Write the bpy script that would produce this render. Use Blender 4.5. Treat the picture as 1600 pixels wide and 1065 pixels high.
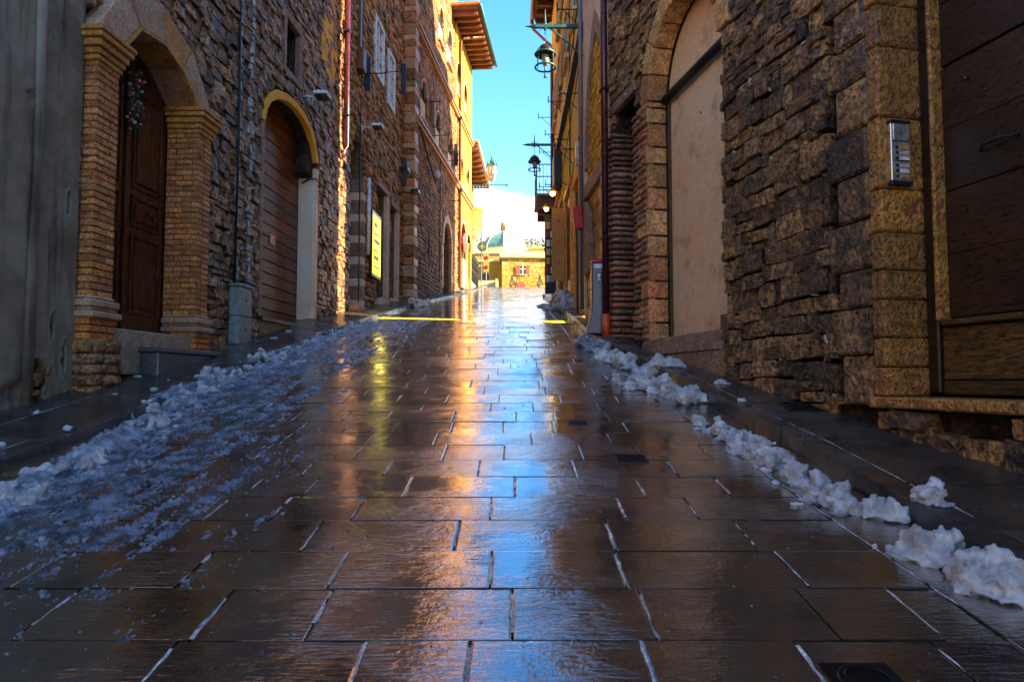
import bpy, bmesh, math, random
import numpy as np
from mathutils import Vector, Matrix, noise
random.seed(7)
R = math.radians
for o in list(bpy.data.objects): bpy.data.objects.remove(o)
SC = bpy.context.scene
COL = SC.collection
# ------------------------------------------------------------------ camera
EYE = 1.15
cam_d = bpy.data.cameras.new('camera'); cam = bpy.data.objects.new('camera', cam_d); COL.objects.link(cam)
cam.location = (0, 0, EYE); cam.rotation_euler = (R(93.25), 0, 0)
cam_d.lens = 24; cam_d.sensor_width = 36; cam_d.clip_end = 3000; cam_d.clip_start = 0.05
SC.camera = cam
SC.render.resolution_x = 1024; SC.render.resolution_y = 681
# ------------------------------------------------------------------ sky and sun
SUN_AZ = math.atan2(.965, -.26); SUN_EL = R(25)      # azimuth measured from +Y towards +X
w = bpy.data.worlds.new('World'); SC.world = w; w.use_nodes = True
nt = w.node_tree; N = nt.nodes; Lk = nt.links
N.clear()
out = N.new('ShaderNodeOutputWorld'); bg = N.new('ShaderNodeBackground'); bg.inputs['Strength'].default_value = .087
sky = N.new('ShaderNodeTexSky'); sky.sky_type = 'NISHITA'; sky.sun_disc = False
sky.sun_elevation = SUN_EL; sky.sun_rotation = SUN_AZ; sky.altitude = 400
sky.air_density = 1.25; sky.dust_density = .25; sky.ozone_density = 2.0
hs = N.new('ShaderNodeHueSaturation'); hs.inputs['Hue'].default_value = .506; hs.inputs['Saturation'].default_value = 1.38
hs.inputs['Value'].default_value = 1.0
Lk.new(sky.outputs[0], hs.inputs['Color'])
tc = N.new('ShaderNodeTexCoord'); sep = N.new('ShaderNodeSeparateXYZ'); Lk.new(tc.outputs['Generated'], sep.inputs[0])
mp = N.new('ShaderNodeMapping'); mp.inputs['Scale'].default_value = (1, 1, 2.6); Lk.new(tc.outputs['Generated'], mp.inputs[0])
cn = N.new('ShaderNodeTexNoise'); cn.inputs['Scale'].default_value = 5.2; cn.inputs['Detail'].default_value = 9; cn.inputs['Roughness'].default_value = .55
Lk.new(mp.outputs[0], cn.inputs['Vector'])
band = N.new('ShaderNodeMapRange'); band.interpolation_type = 'SMOOTHSTEP'
band.inputs['From Min'].default_value = .36; band.inputs['From Max'].default_value = .17; Lk.new(sep.outputs['Z'], band.inputs['Value'])
ad = N.new('ShaderNodeMath'); ad.operation = 'MULTIPLY_ADD'; ad.inputs[1].default_value = 1.15; ad.inputs[2].default_value = -.42
Lk.new(band.outputs[0], ad.inputs[0])
sm = N.new('ShaderNodeMath'); sm.operation = 'ADD'; Lk.new(ad.outputs[0], sm.inputs[0]); Lk.new(cn.outputs['Fac'], sm.inputs[1])
cl = N.new('ShaderNodeMapRange'); cl.interpolation_type = 'SMOOTHSTEP'
cl.inputs['From Min'].default_value = .58; cl.inputs['From Max'].default_value = .92; Lk.new(sm.outputs[0], cl.inputs['Value'])
mx = N.new('ShaderNodeMixRGB'); mx.inputs['Color2'].default_value = (4.4, 4.3, 4.2, 1)
Lk.new(cl.outputs[0], mx.inputs['Fac']); Lk.new(hs.outputs[0], mx.inputs['Color1'])
Lk.new(mx.outputs[0], bg.inputs['Color']); Lk.new(bg.outputs[0], out.inputs['Surface'])
sd = bpy.data.lights.new('sun', 'SUN'); sd.energy = 5.0; sd.angle = R(.5); sd.color = (1, .81, .52)
so = bpy.data.objects.new('sun', sd); COL.objects.link(so)
tosun = Vector((math.sin(SUN_AZ) * math.cos(SUN_EL), math.cos(SUN_AZ) * math.cos(SUN_EL), math.sin(SUN_EL)))
so.rotation_euler = tosun.to_track_quat('Z', 'Y').to_euler(); so.location = (20, -5, 30)
VS = SC.view_settings; VS.view_transform = 'Standard'; VS.look = 'None'; VS.gamma = 1; VS.use_curve_mapping = False
VS.exposure = 2.75

# ------------------------------------------------------------------ street profile
ZP = [(-30, -4.6), (-20, -3.06), (0, 0), (5, .765), (12.5, 2.19), (34, 5.74), (40, 6.6), (50, 7.85), (85, 12.5), (130, 17.5), (3000, 20)]
def zraw(y):
    for a, b in zip(ZP, ZP[1:]):
        if a[0] <= y <= b[0]: return a[1] + (b[1] - a[1]) * (y - a[0]) / (b[0] - a[0])
    return ZP[-1][1]
def zr(y): return (zraw(y - .9) + zraw(y) + zraw(y + .9)) / 3
def lerp(tab, y):
    if y <= tab[0][0]: return tab[0][1]
    for a, b in zip(tab, tab[1:]):
        if a[0] <= y <= b[0]: return a[1] + (b[1] - a[1]) * (y - a[0]) / (b[0] - a[0])
    return tab[-1][1]

# ------------------------------------------------------------------ materials
def nodes(name):
    m = bpy.data.materials.new(name); m.use_nodes = True
    t = m.node_tree; b = t.nodes['Principled BSDF']
    return m, t.nodes, t.links, b
def rgba(c): return (c[0], c[1], c[2], 1)
def noise_n(n, l, vec, scale, detail=5, rough=.55, dist=0):
    t = n.new('ShaderNodeTexNoise'); t.inputs['Scale'].default_value = scale; t.inputs['Detail'].default_value = detail
    t.inputs['Roughness'].default_value = rough; t.inputs['Distortion'].default_value = dist
    if vec: l.new(vec, t.inputs['Vector'])
    return t.outputs['Fac']
def rng(n, l, v, a, b, c=0., d=1., smooth=True):
    t = n.new('ShaderNodeMapRange'); t.inputs['From Min'].default_value = a; t.inputs['From Max'].default_value = b
    t.inputs['To Min'].default_value = c; t.inputs['To Max'].default_value = d
    if smooth: t.interpolation_type = 'SMOOTHSTEP'
    l.new(v, t.inputs['Value']); return t.outputs[0]
def math_n(n, l, op, a, b=None, c=None):
    t = n.new('ShaderNodeMath'); t.operation = op
    for i, x in enumerate((a, b, c)):
        if x is None: continue
        if isinstance(x, (int, float)): t.inputs[i].default_value = x
        else: l.new(x, t.inputs[i])
    return t.outputs[0]
def mix_n(n, l, fac, a, b, mode='MIX'):
    t = n.new('ShaderNodeMixRGB'); t.blend_type = mode
    for i, x in zip(('Fac', 'Color1', 'Color2'), (fac, a, b)):
        if isinstance(x, (int, float)): t.inputs[i].default_value = x
        elif isinstance(x, tuple): t.inputs[i].default_value = rgba(x)
        else: l.new(x, t.inputs[i])
    return t.outputs[0]
def piece_rnd(n, l):
    oi = n.new('ShaderNodeObjectInfo'); ge = n.new('ShaderNodeNewGeometry')
    r = math_n(n, l, 'FRACT', math_n(n, l, 'ADD', oi.outputs['Random'], ge.outputs['Random Per Island']))
    r2 = math_n(n, l, 'FRACT', math_n(n, l, 'MULTIPLY', r, 7.13))
    return r, r2, ge.outputs['Position']
def bump_n(n, l, h, strength, dist, normal=None):
    b = n.new('ShaderNodeBump'); b.inputs['Strength'].default_value = strength; b.inputs['Distance'].default_value = dist
    l.new(h, b.inputs['Height'])
    if normal: l.new(normal, b.inputs['Normal'])
    return b.outputs[0]
def surf(name, c1, c2, c3=None, scale=3., bump=.4, bdist=.02, bscale=22., rough=.7, spec=.35, piece=.5, jit=.35, dirt=None, dirt_amt=.5, pits=0., wet=0., metallic=0., grain=.6):
    m, n, l, b = nodes(name)
    r, r2, pos = piece_rnd(n, l)
    f = rng(n, l, noise_n(n, l, pos, scale, 6, .6), .35, .65)
    col = mix_n(n, l, f, c1, c2)
    if c3:
        col = mix_n(n, l, math_n(n, l, 'MULTIPLY', rng(n, l, r, .25, .95), piece), col, c3)
    if jit:
        v = math_n(n, l, 'MULTIPLY_ADD', r2, 2 * jit, 1 - jit)
        t = n.new('ShaderNodeVectorMath'); t.operation = 'SCALE'; l.new(col, t.inputs[0]); l.new(v, t.inputs['Scale']); col = t.outputs[0]
    fine = noise_n(n, l, pos, bscale, 8, .65)
    if dirt:
        d = rng(n, l, noise_n(n, l, pos, scale * 1.7 + 1.3, 7, .62, .4), .5, .68)
        col = mix_n(n, l, math_n(n, l, 'MULTIPLY', d, dirt_amt), col, dirt)
    col = mix_n(n, l, grain, col, mix_n(n, l, rng(n, l, fine, .32, .68), (.1, .09, .08), (1.8, 1.7, 1.55)), 'MULTIPLY')
    l.new(col, b.inputs['Base Color'])
    h = fine
    if pits:
        vo = n.new('ShaderNodeTexVoronoi'); vo.inputs['Scale'].default_value = bscale * 1.3; l.new(pos, vo.inputs['Vector'])
        h = math_n(n, l, 'ADD', fine, math_n(n, l, 'MULTIPLY', rng(n, l, vo.outputs['Distance'], 0, .45), pits))
        h = math_n(n, l, 'ADD', h, math_n(n, l, 'MULTIPLY', math_n(n, l, 'ABSOLUTE', math_n(n, l, 'SUBTRACT', noise_n(n, l, pos, bscale * .4, 5, .6, .5), .5)), 2.2))
    l.new(bump_n(n, l, h, bump, bdist), b.inputs['Normal'])
    l.new(rng(n, l, fine, .3, .7, max(rough - .15, .05), min(rough + .15, 1)), b.inputs['Roughness'])
    b.inputs['Specular IOR Level'].default_value = spec; b.inputs['Metallic'].default_value = metallic
    if wet:
        b.inputs['Coat Weight'].default_value = wet; b.inputs['Coat Roughness'].default_value = .18
    return m
def plain(name, c, rough=.5, metallic=0., spec=.5, emit=None, es=0.):
    m, n, l, b = nodes(name)
    ge = n.new('ShaderNodeNewGeometry')
    nf = noise_n(n, l, ge.outputs['Position'], 14, 5)
    l.new(mix_n(n, l, rng(n, l, nf, .3, .7), tuple(x * .72 for x in c), tuple(min(1, x * 1.18) for x in c)), b.inputs['Base Color'])
    l.new(rng(n, l, nf, .3, .7, max(.03, rough - .1), min(1, rough + .1)), b.inputs['Roughness'])
    b.inputs['Metallic'].default_value = metallic; b.inputs['Specular IOR Level'].default_value = spec
    if emit: b.inputs['Emission Color'].default_value = rgba(emit); b.inputs['Emission Strength'].default_value = es
    return m
def wood(name, c1, c2, axis=1, grain=30., rough=.45, jit=.25, bump=.25, spec=.5):
    m, n, l, b = nodes(name)
    r, r2, pos = piece_rnd(n, l)
    mp = n.new('ShaderNodeMapping'); s = [grain] * 3; s[axis] = grain * .06; mp.inputs['Scale'].default_value = s
    l.new(pos, mp.inputs[0])
    off = n.new('ShaderNodeCombineXYZ'); l.new(math_n(n, l, 'MULTIPLY', r, 9), off.inputs[0]); l.new(math_n(n, l, 'MULTIPLY', r, 5), off.inputs[2]); l.new(off.outputs[0], mp.inputs['Location'])
    g = noise_n(n, l, mp.outputs[0], 1, 6, .6, .6)
    col = mix_n(n, l, rng(n, l, g, .3, .7), c1, c2)
    bl = rng(n, l, noise_n(n, l, pos, 2.6, 5), .4, .75)
    col = mix_n(n, l, math_n(n, l, 'MULTIPLY', bl, .6), col, tuple(x * .35 for x in c1))
    v = math_n(n, l, 'MULTIPLY_ADD', r2, 2 * jit, 1 - jit)
    t = n.new('ShaderNodeVectorMath'); t.operation = 'SCALE'; l.new(col, t.inputs[0]); l.new(v, t.inputs['Scale'])
    l.new(t.outputs[0], b.inputs['Base Color'])
    l.new(bump_n(n, l, g, bump, .01), b.inputs['Normal'])
    l.new(rng(n, l, g, .3, .7, rough - .12, rough + .15), b.inputs['Roughness']); b.inputs['Specular IOR Level'].default_value = spec
    return m
def paving(name, c1, c2, c3, lo=.05, hi=.3, ripple=.35, coat=1.0, jit=.35):
    m, n, l, b = nodes(name)
    r, r2, pos = piece_rnd(n, l)
    f = rng(n, l, noise_n(n, l, pos, 5, 7, .65), .35, .68)
    col = mix_n(n, l, f, c1, c2)
    col = mix_n(n, l, math_n(n, l, 'MULTIPLY', rng(n, l, r, .55, 1), .7), col, c3)
    v = math_n(n, l, 'MULTIPLY_ADD', r2, 2 * jit, 1 - jit)
    t = n.new('ShaderNodeVectorMath'); t.operation = 'SCALE'; l.new(col, t.inputs[0]); l.new(v, t.inputs['Scale'])
    l.new(t.outputs[0], b.inputs['Base Color'])
    fine = noise_n(n, l, pos, 95, 4, .6)
    mp = n.new('ShaderNodeMapping'); mp.inputs['Scale'].default_value = (11, 62, 20); l.new(pos, mp.inputs[0])
    chis = noise_n(n, l, mp.outputs[0], 1, 4, .6, .5)
    big = noise_n(n, l, pos, 3.1, 4, .55)
    wetm = rng(n, l, noise_n(n, l, pos, 1.7, 6, .65), .38, .6)         # where the water film is deep and calm
    h = math_n(n, l, 'ADD', chis, math_n(n, l, 'MULTIPLY', fine, .1))
    calm = math_n(n, l, 'MULTIPLY_ADD', wetm, -.85, 1.1)
    h = math_n(n, l, 'MULTIPLY', h, calm)
    h = math_n(n, l, 'ADD', h, math_n(n, l, 'MULTIPLY', big, .5))
    nb = bump_n(n, l, h, ripple, .006)
    l.new(bump_n(n, l, h, .5, .008), b.inputs['Normal'])
    b.inputs['Roughness'].default_value = .6; b.inputs['Specular IOR Level'].default_value = .1
    gl = n.new('ShaderNodeBsdfGlossy'); gl.inputs['Color'].default_value = (1, 1, 1, 1)      # the water film
    l.new(rng(n, l, wetm, 0, 1, hi, lo), gl.inputs['Roughness']); l.new(nb, gl.inputs['Normal'])
    lw = n.new('ShaderNodeLayerWeight'); lw.inputs['Blend'].default_value = .5
    fac = rng(n, l, lw.outputs['Facing'], .3, 1, .2 * coat, .97 * coat, False)
    fac = math_n(n, l, 'MULTIPLY', fac, rng(n, l, noise_n(n, l, pos, 2.3, 6, .6), .36, .6, .72, 1.))
    ms = n.new('ShaderNodeMixShader'); l.new(fac, ms.inputs[0]); l.new(b.outputs[0], ms.inputs[1]); l.new(gl.outputs[0], ms.inputs[2])
    l.new(ms.outputs[0], n['Material Output'].inputs['Surface'])
    return m
def brickmat(name, c1, c2, mortar, bw=.24, bh=.065, rough=.8, axis='Y', msize=.012, bump=.6, dirt=None):
    m, n, l, b = nodes(name)
    ge = n.new('ShaderNodeNewGeometry'); s = n.new('ShaderNodeSeparateXYZ'); l.new(ge.outputs['Position'], s.inputs[0])
    c = n.new('ShaderNodeCombineXYZ'); l.new(s.outputs[axis], c.inputs[0]); l.new(s.outputs['Z'], c.inputs[1])
    t = n.new('ShaderNodeTexBrick'); l.new(c.outputs[0], t.inputs['Vector'])
    t.inputs['Scale'].default_value = 1; t.inputs['Brick Width'].default_value = bw; t.inputs['Row Height'].default_value = bh
    t.inputs['Mortar Size'].default_value = msize; t.inputs['Mortar Smooth'].default_value = .4; t.inputs['Bias'].default_value = 0
    t.inputs['Color1'].default_value = rgba(c1); t.inputs['Color2'].default_value = rgba(c2); t.inputs['Mortar'].default_value = rgba(mortar)
    nf = noise_n(n, l, ge.outputs['Position'], 9, 7, .65)
    col = mix_n(n, l, .5, t.outputs['Color'], mix_n(n, l, rng(n, l, nf, .3, .7), (.4, .38, .35), (1.35, 1.3, 1.2)), 'MULTIPLY')
    if dirt: col = mix_n(n, l, rng(n, l, noise_n(n, l, ge.outputs['Position'], 1.1, 6), .5, .7, 0, .6), col, dirt)
    l.new(col, b.inputs['Base Color'])
    h = math_n(n, l, 'SUBTRACT', math_n(n, l, 'MULTIPLY', nf, .5), t.outputs['Fac'])
    l.new(bump_n(n, l, h, bump, .012), b.inputs['Normal']); b.inputs['Roughness'].default_value = rough
    return m
def snowmat(name, c, c2, bscale=60., bump=.5, rough=.55):
    m, n, l, b = nodes(name)
    ge = n.new('ShaderNodeNewGeometry')
    nf = noise_n(n, l, ge.outputs['Position'], 9, 6, .6)
    l.new(mix_n(n, l, rng(n, l, nf, .35, .7), c, c2), b.inputs['Base Color'])
    l.new(bump_n(n, l, noise_n(n, l, ge.outputs['Position'], bscale, 5, .65), bump, .012), b.inputs['Normal'])
    b.inputs['Roughness'].default_value = rough; b.inputs['Subsurface Weight'].default_value = .35
    b.inputs['Subsurface Radius'].default_value = (.03, .03, .035); b.inputs['Subsurface Scale'].default_value = 1
    return m

MT = {}
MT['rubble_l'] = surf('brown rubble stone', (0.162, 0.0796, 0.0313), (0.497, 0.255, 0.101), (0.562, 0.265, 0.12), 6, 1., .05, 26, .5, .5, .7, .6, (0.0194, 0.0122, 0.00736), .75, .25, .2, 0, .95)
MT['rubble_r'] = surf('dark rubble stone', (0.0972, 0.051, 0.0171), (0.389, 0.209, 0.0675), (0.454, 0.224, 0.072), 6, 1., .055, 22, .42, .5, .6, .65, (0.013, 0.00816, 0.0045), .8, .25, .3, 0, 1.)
MT['rubble_c'] = surf('warm rubble stone', (0.324, 0.153, 0.051), (0.504, 0.261, 0.085), (0.54, 0.243, 0.102), 3, .9, .03, 14, .7, .3, .6, .4, (0.063, 0.036, 0.017), .5, .6)
MT['rubble_d'] = surf('pink brown small stone', (0.24, 0.108, 0.0375), (0.368, 0.184, 0.075), (0.336, 0.128, 0.0525), 1.5, .8, .03, 12, .8, .3, .6, .4, (0.112, 0.048, 0.015), .5, .3)
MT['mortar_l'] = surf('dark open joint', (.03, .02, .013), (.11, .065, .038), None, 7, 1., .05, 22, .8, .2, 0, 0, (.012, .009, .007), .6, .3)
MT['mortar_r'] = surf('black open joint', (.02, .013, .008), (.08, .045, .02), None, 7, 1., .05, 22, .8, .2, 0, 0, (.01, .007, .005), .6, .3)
MT['mortar_c'] = surf('ochre lime mortar', (0.182, 0.119, 0.063), (0.266, 0.182, 0.098), None, 4, .8, .02, 25, .85, .2, 0, 0, (0.07, 0.042, 0.021), .5)
MT['mortar_d'] = surf('pink lime mortar', (0.182, 0.0884, 0.0372), (0.28, 0.15, 0.0682), None, 2, .6, .02, 20, .85, .2, 0, 0, (0.126, 0.0544, 0.0186), .4)
MT['pale_mortar'] = surf('white lime scar', (.3, .28, .26), (.62, .6, .57), None, 9, .9, .02, 30, .7, .3, 0, 0, (.12, .11, .1), .6)
MT['brick'] = surf('orange brick', (0.566, 0.153, 0.0268), (0.762, 0.266, 0.0498), (0.812, 0.347, 0.107), 8, .6, .012, 50, .6, .4, .6, .3, (0.197, 0.0613, 0.0153), .5, .4)
MT['brick_mortar'] = surf('brick joint mortar', (0.186, 0.0688, 0.034), (0.348, 0.146, 0.0765), None, 7, .6, .01, 40, .85, .2, 0, 0)
MT['thin_brick'] = surf('weathered thin brick', (0.223, 0.0993, 0.0515), (0.426, 0.199, 0.103), (0.558, 0.16, 0.0563), 6, .9, .02, 34, .45, .5, .7, .5, (0.0507, 0.0348, 0.0263), .5, .5, .3)
MT['pink_stone'] = surf('tooled pink limestone', (0.522, 0.28, 0.152), (0.689, 0.419, 0.25), (0.522, 0.239, 0.0982), 3, .7, .012, 40, .65, .3, .35, .15, (0.293, 0.139, 0.0625), .5, 0, 0, 0, .45)
MT['cap_stone'] = surf('ochre moulded stone', (0.548, 0.208, 0.0357), (0.714, 0.303, 0.065), None, 5, .5, .012, 40, .55, .4, 0, .1, (0.191, 0.0757, 0.0195), .6, 0, 0, 0, .45)
MT['jamb'] = surf('ochre jamb stone', (0.404, 0.164, 0.0228), (0.619, 0.279, 0.0456), (0.476, 0.193, 0.0292), 6, 1., .03, 26, .45, .5, .5, .35, (0.143, 0.0579, 0.0117), .65, .7, .2)
MT['arch_stone'] = surf('tan arch stone', (0.495, 0.245, 0.0765), (0.697, 0.378, 0.128), (0.563, 0.133, 0.0382), 5, .8, .02, 30, .5, .45, .6, .35, (0.157, 0.0818, 0.034), .6, .5, .15)
MT['plinth'] = surf('yellow rotten stone', (0.464, 0.215, 0.051), (0.58, 0.284, 0.102), (0.348, 0.172, 0.102), 5, 1., .03, 22, .7, .3, .5, .3, (0.116, 0.0602, 0.034), .6, .9)
MT['threshold'] = surf('speckled threshold stone', (0.427, 0.277, 0.168), (0.587, 0.396, 0.253), None, 8, .7, .01, 60, .6, .4, 0, .1, (0.213, 0.129, 0.0748), .4)
MT['slate'] = surf('black slate block', (.035, .04, .04), (.065, .07, .068), None, 6, .5, .01, 70, .35, .6, 0, .2, None, 0, 0, .4)
MT['cream'] = surf('cream plaster', (.82, .56, .36), (.86, .64, .45), None, 1.2, .2, .01, 30, .75, .3, 0, 0, (.55, .35, .2), .4, 0, 0, 0, .12)
MT['cream_r'] = surf('peach cream plaster panel', (.86, .47, .22), (.88, .56, .31), None, 1.0, .2, .008, 25, .5, .4, 0, 0, (.5, .26, .1), .6, 0, 0, 0, .14)
MT['rim'] = surf('yellow ochre rim plaster', (0.88, 0.361, 0.0255), (0.88, 0.447, 0.051), None, 2, .2, .01, 30, .7, .3, 0, 0, (0.754, 0.292, 0.068), .4, 0, 0, 0, .15)
MT['base_plaster'] = surf('brown base plaster', (0.272, 0.155, 0.0803), (0.376, 0.231, 0.125), None, 3, .4, .01, 30, .75, .3, 0, 0, (0.104, 0.0674, 0.0446), .6)
MT['yellow'] = surf('sunny yellow plaster', (.84, .5, .04), (.88, .6, .1), None, 1.3, .3, .012, 14, .8, .3, 0, 0, (.65, .32, .03), .6, 0, 0, 0, .2)
MT['gold_brick'] = surf('golden brick', (.62, .32, .03), (.8, .46, .06), (.5, .2, .03), 6, .5, .01, 40, .7, .3, .6, .35, (.3, .13, .02), .4)
MT['ochre'] = surf('deep ochre plaster', (0.425, 0.221, 0.016), (0.493, 0.289, 0.032), None, 1.3, .3, .012, 14, .8, .3, 0, 0, (0.306, 0.136, 0.012), .6, 0, 0, 0, .25)
MT['orange'] = surf('orange plaster', (.78, .4, .08), (.84, .5, .14), None, 1.3, .3, .012, 14, .8, .3, 0, 0, (.6, .28, .05), .5, 0, 0, 0, .2)
MT['pale_plaster'] = surf('pale peach plaster', (.66, .45, .28), (.75, .54, .36), None, 1.5, .3, .012, 14, .8, .3, 0, 0, (.46, .26, .13), .5, 0, 0, 0, .2)
MT['grey_stone'] = surf('grey brown dressed stone', (0.253, 0.144, 0.0935), (0.368, 0.216, 0.145), None, 5, .5, .01, 30, .65, .4, 0, .15, (0.115, 0.063, 0.0425), .5)
MT['yellow_brick'] = brickmat('yellow brick infill', (.62, .34, .05), (.5, .24, .03), (.22, .12, .03), .24, .07, .75, 'Y', .014, .8, (.32, .17, .03))
MT['door'] = wood('dark red brown door wood', (.06, .012, .003), (.15, .034, .009), 2, 80, .25, .15, .12)
MT['slat'] = wood('red brown shutter board', (.085, .02, .006), (.21, .055, .016), 1, 70, .36, .35, .3)
MT['old_wood'] = wood('old dark door board', (.018, .007, .002), (.055, .021, .005), 1, 75, .36, .3, .5)
MT['rail_wood'] = wood('worn door bottom rail', (.03, .014, .004), (.17, .08, .016), 1, 55, .4, .2, .8)
MT['shutter_wood'] = wood('brown roller shutter', (.15, .06, .03), (.26, .11, .05), 1, 25, .5, .2, .2)
MT['dark'] = plain('dark interior', (.012, .009, .007), .9)
MT['iron'] = plain('black wrought iron', (.018, .02, .022), .45, .4)
MT['teal_iron'] = plain('verdigris wrought iron', (.03, .11, .11), .5, .3)
MT['pipe'] = plain('burgundy painted downpipe', (.075, .013, .018), .32, .1)
MT['brown_pipe'] = plain('brown copper pipe', (.17, .075, .035), .4, .3)
MT['grey_metal'] = plain('grey painted metal', (.15, .15, .16), .4, .2)
MT['cabinet'] = plain('grey green cabinet', (.24, .27, .23), .45)
MT['concrete'] = surf('pale concrete', (.36, .33, .29), (.46, .43, .38), None, 6, .4, .01, 50, .8, .2, 0, 0)
MT['white_metal'] = plain('white lacquered metal', (.75, .74, .7), .35)
MT['black'] = plain('black lacquer', (.015, .015, .017), .3)
MT['alu'] = plain('brushed aluminium', (.72, .7, .68), .3, .9)
MT['glass'] = plain('dark window glass', (.02, .025, .03), .06, 0, .9)
MT['amber'] = plain('amber transom glass', (.5, .27, .06), .2)
MT['white_frame'] = plain('white window frame', (.75, .72, .68), .5)
MT['red'] = plain('red enamel', (.62, .015, .015), .35)
MT['orange_pipe'] = plain('orange red plastic', (.75, .1, .02), .35)
MT['poster'] = plain('backlit yellow poster', (.85, .6, .03), .4, 0, .5, (1, .72, .02), .55)
MT['poster_print'] = plain('orange poster print', (.75, .36, .02), .4)
MT['banner'] = plain('orange cloth banner', (.5, .24, .05), .8)
MT['navy'] = plain('dark blue shutter', (.02, .03, .055), .5)
MT['tile'] = surf('terracotta roof tile', (.36, .15, .07), (.48, .24, .12), None, 4, .5, .01, 30, .8, .2, 0, .25)
MT['rafter'] = wood('dark eave wood', (.12, .045, .022), (.22, .09, .045), 0, 20, .7, .3, .2)
MT['bulb'] = plain('lit lamp bulb', (.9, .6, .2), .4, 0, .5, (1, .62, .12), 3.)
MT['lantern_glass'] = plain('frosted lantern glass', (.5, .42, .34), .25)
MT['snow'] = snowmat('old wet snow', (.4, .385, .375), (.78, .74, .69), 60, .9, .4)
MT['snow_dirty'] = snowmat('grey melting snow', (.16, .17, .19), (.5, .52, .55), 60, .9, .25)
MT['slush'] = snowmat('icy slush', (.05, .06, .075), (.3, .35, .41), 110, 1., .1)
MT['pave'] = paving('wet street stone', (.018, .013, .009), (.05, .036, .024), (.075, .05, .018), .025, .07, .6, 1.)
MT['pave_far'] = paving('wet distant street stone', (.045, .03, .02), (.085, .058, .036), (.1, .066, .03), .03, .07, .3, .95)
MT['side'] = paving('damp pavement stone', (.03, .024, .018), (.06, .047, .034), (.07, .05, .03), .1, .3, .5, .4)
MT['kerbstone'] = paving('damp kerb stone', (.035, .028, .021), (.07, .055, .04), (.08, .06, .036), .1, .3, .5, .4)
MT['joint_dark'] = surf('dark wet grout', (.05, .04, .03), (.1, .08, .055), None, 8, .4, .005, 50, .35, .5, 0, 0, None, 0, 0, .5)
MT['joint_pale'] = surf('pale lime joint glint', (.42, .39, .35), (.7, .68, .65), None, 14, .5, .005, 70, .4, .5, 0, .3, (.2, .17, .13), .6, 0, .4)  # pale mortar with the wet sky glint put into its colour
MT['sunbeam_paint'] = surf('painted sunbeam yellow', (.8, .55, .01), (.85, .63, .03), None, 6, .4, .004, 60, .7, .3, 0, 0, (.3, .2, .02), .35, 0, 0, 0, .3)  # sunbeam on the street put into the colour as yellow
MT['manhole'] = plain('cast iron cover', (.02, .018, .016), .35, .6)
MT['leaf'] = surf('dark evergreen leaf', (.02, .05, .015), (.05, .1, .03), None, 8, .2, .01, 30, .6, .3, 0, .4)
MT['leaf_far'] = surf('hazy hillside wood', (.16, .19, .12), (.27, .29, .19), None, .05, .2, .05, .6, .9, .1, 0, .3)  # distance haze put into the leaf colour as a paler tone
MT['flower_red'] = plain('dried red flower', (.4, .03, .02), .7)
MT['flower_white'] = plain('dried white flower', (.6, .55, .5), .7)
MT['dome'] = surf('verdigris dome copper', (.1, .24, .2), (.16, .32, .26), None, 1, .2, .02, 8, .55, .4, 0, 0)
MT['pot'] = surf('terracotta', (.42, .16, .07), (.5, .22, .1), None, 8, .2, .005, 40, .8)
MT['end_stone'] = surf('honey stone', (.44, .24, .045), (.58, .36, .1), (.5, .25, .05), 1, .6, .02, 8, .85, .2, .6, .3)
MT['pale_stone'] = surf('pale cornice stone', (.55, .42, .2), (.62, .5, .28), None, 2, .2, .01, 20, .8)
MT['shutter_red'] = plain('red brown shutter', (.3, .07, .03), .6)
MT['ground'] = surf('hill earth', (.12, .13, .08), (.18, .17, .1), None, .05, .2, .05, 2, .95, .1, 0, 0)
def plaster_grid_mat():
    m, n, l, b = nodes('spalling grey plaster')
    tcn = n.new('ShaderNodeTexCoord'); s = n.new('ShaderNodeSeparateXYZ'); l.new(tcn.outputs['Object'], s.inputs[0])
    ge = n.new('ShaderNodeNewGeometry'); pos = ge.outputs['Position']
    a = rng(n, l, noise_n(n, l, pos, 2.2, 7, .62), .34, .66)
    col = mix_n(n, l, a, (.22, .15, .085), (.38, .275, .17))
    col = mix_n(n, l, rng(n, l, noise_n(n, l, pos, 5.5, 6, .6, .8), .56, .66, 0, .55), col, (.3, .2, .1))
    mp = n.new('ShaderNodeMapping'); mp.inputs['Scale'].default_value = (9, 9, .7); l.new(pos, mp.inputs[0])
    col = mix_n(n, l, rng(n, l, noise_n(n, l, mp.outputs[0], 1, 6, .6), .48, .7, 0, .85), col, (.06, .048, .032))
    hole = rng(n, l, s.outputs['X'], -.012, -.03)
    col = mix_n(n, l, hole, col, mix_n(n, l, rng(n, l, noise_n(n, l, pos, 18, 6), .4, .6), (.06, .04, .025), (.34, .2, .08)))
    l.new(col, b.inputs['Base Color'])
    l.new(bump_n(n, l, noise_n(n, l, pos, 40, 7, .62), .35, .01), b.inputs['Normal']); b.inputs['Roughness'].default_value = .62
    return m
MT['plaster_l'] = plaster_grid_mat()

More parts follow.
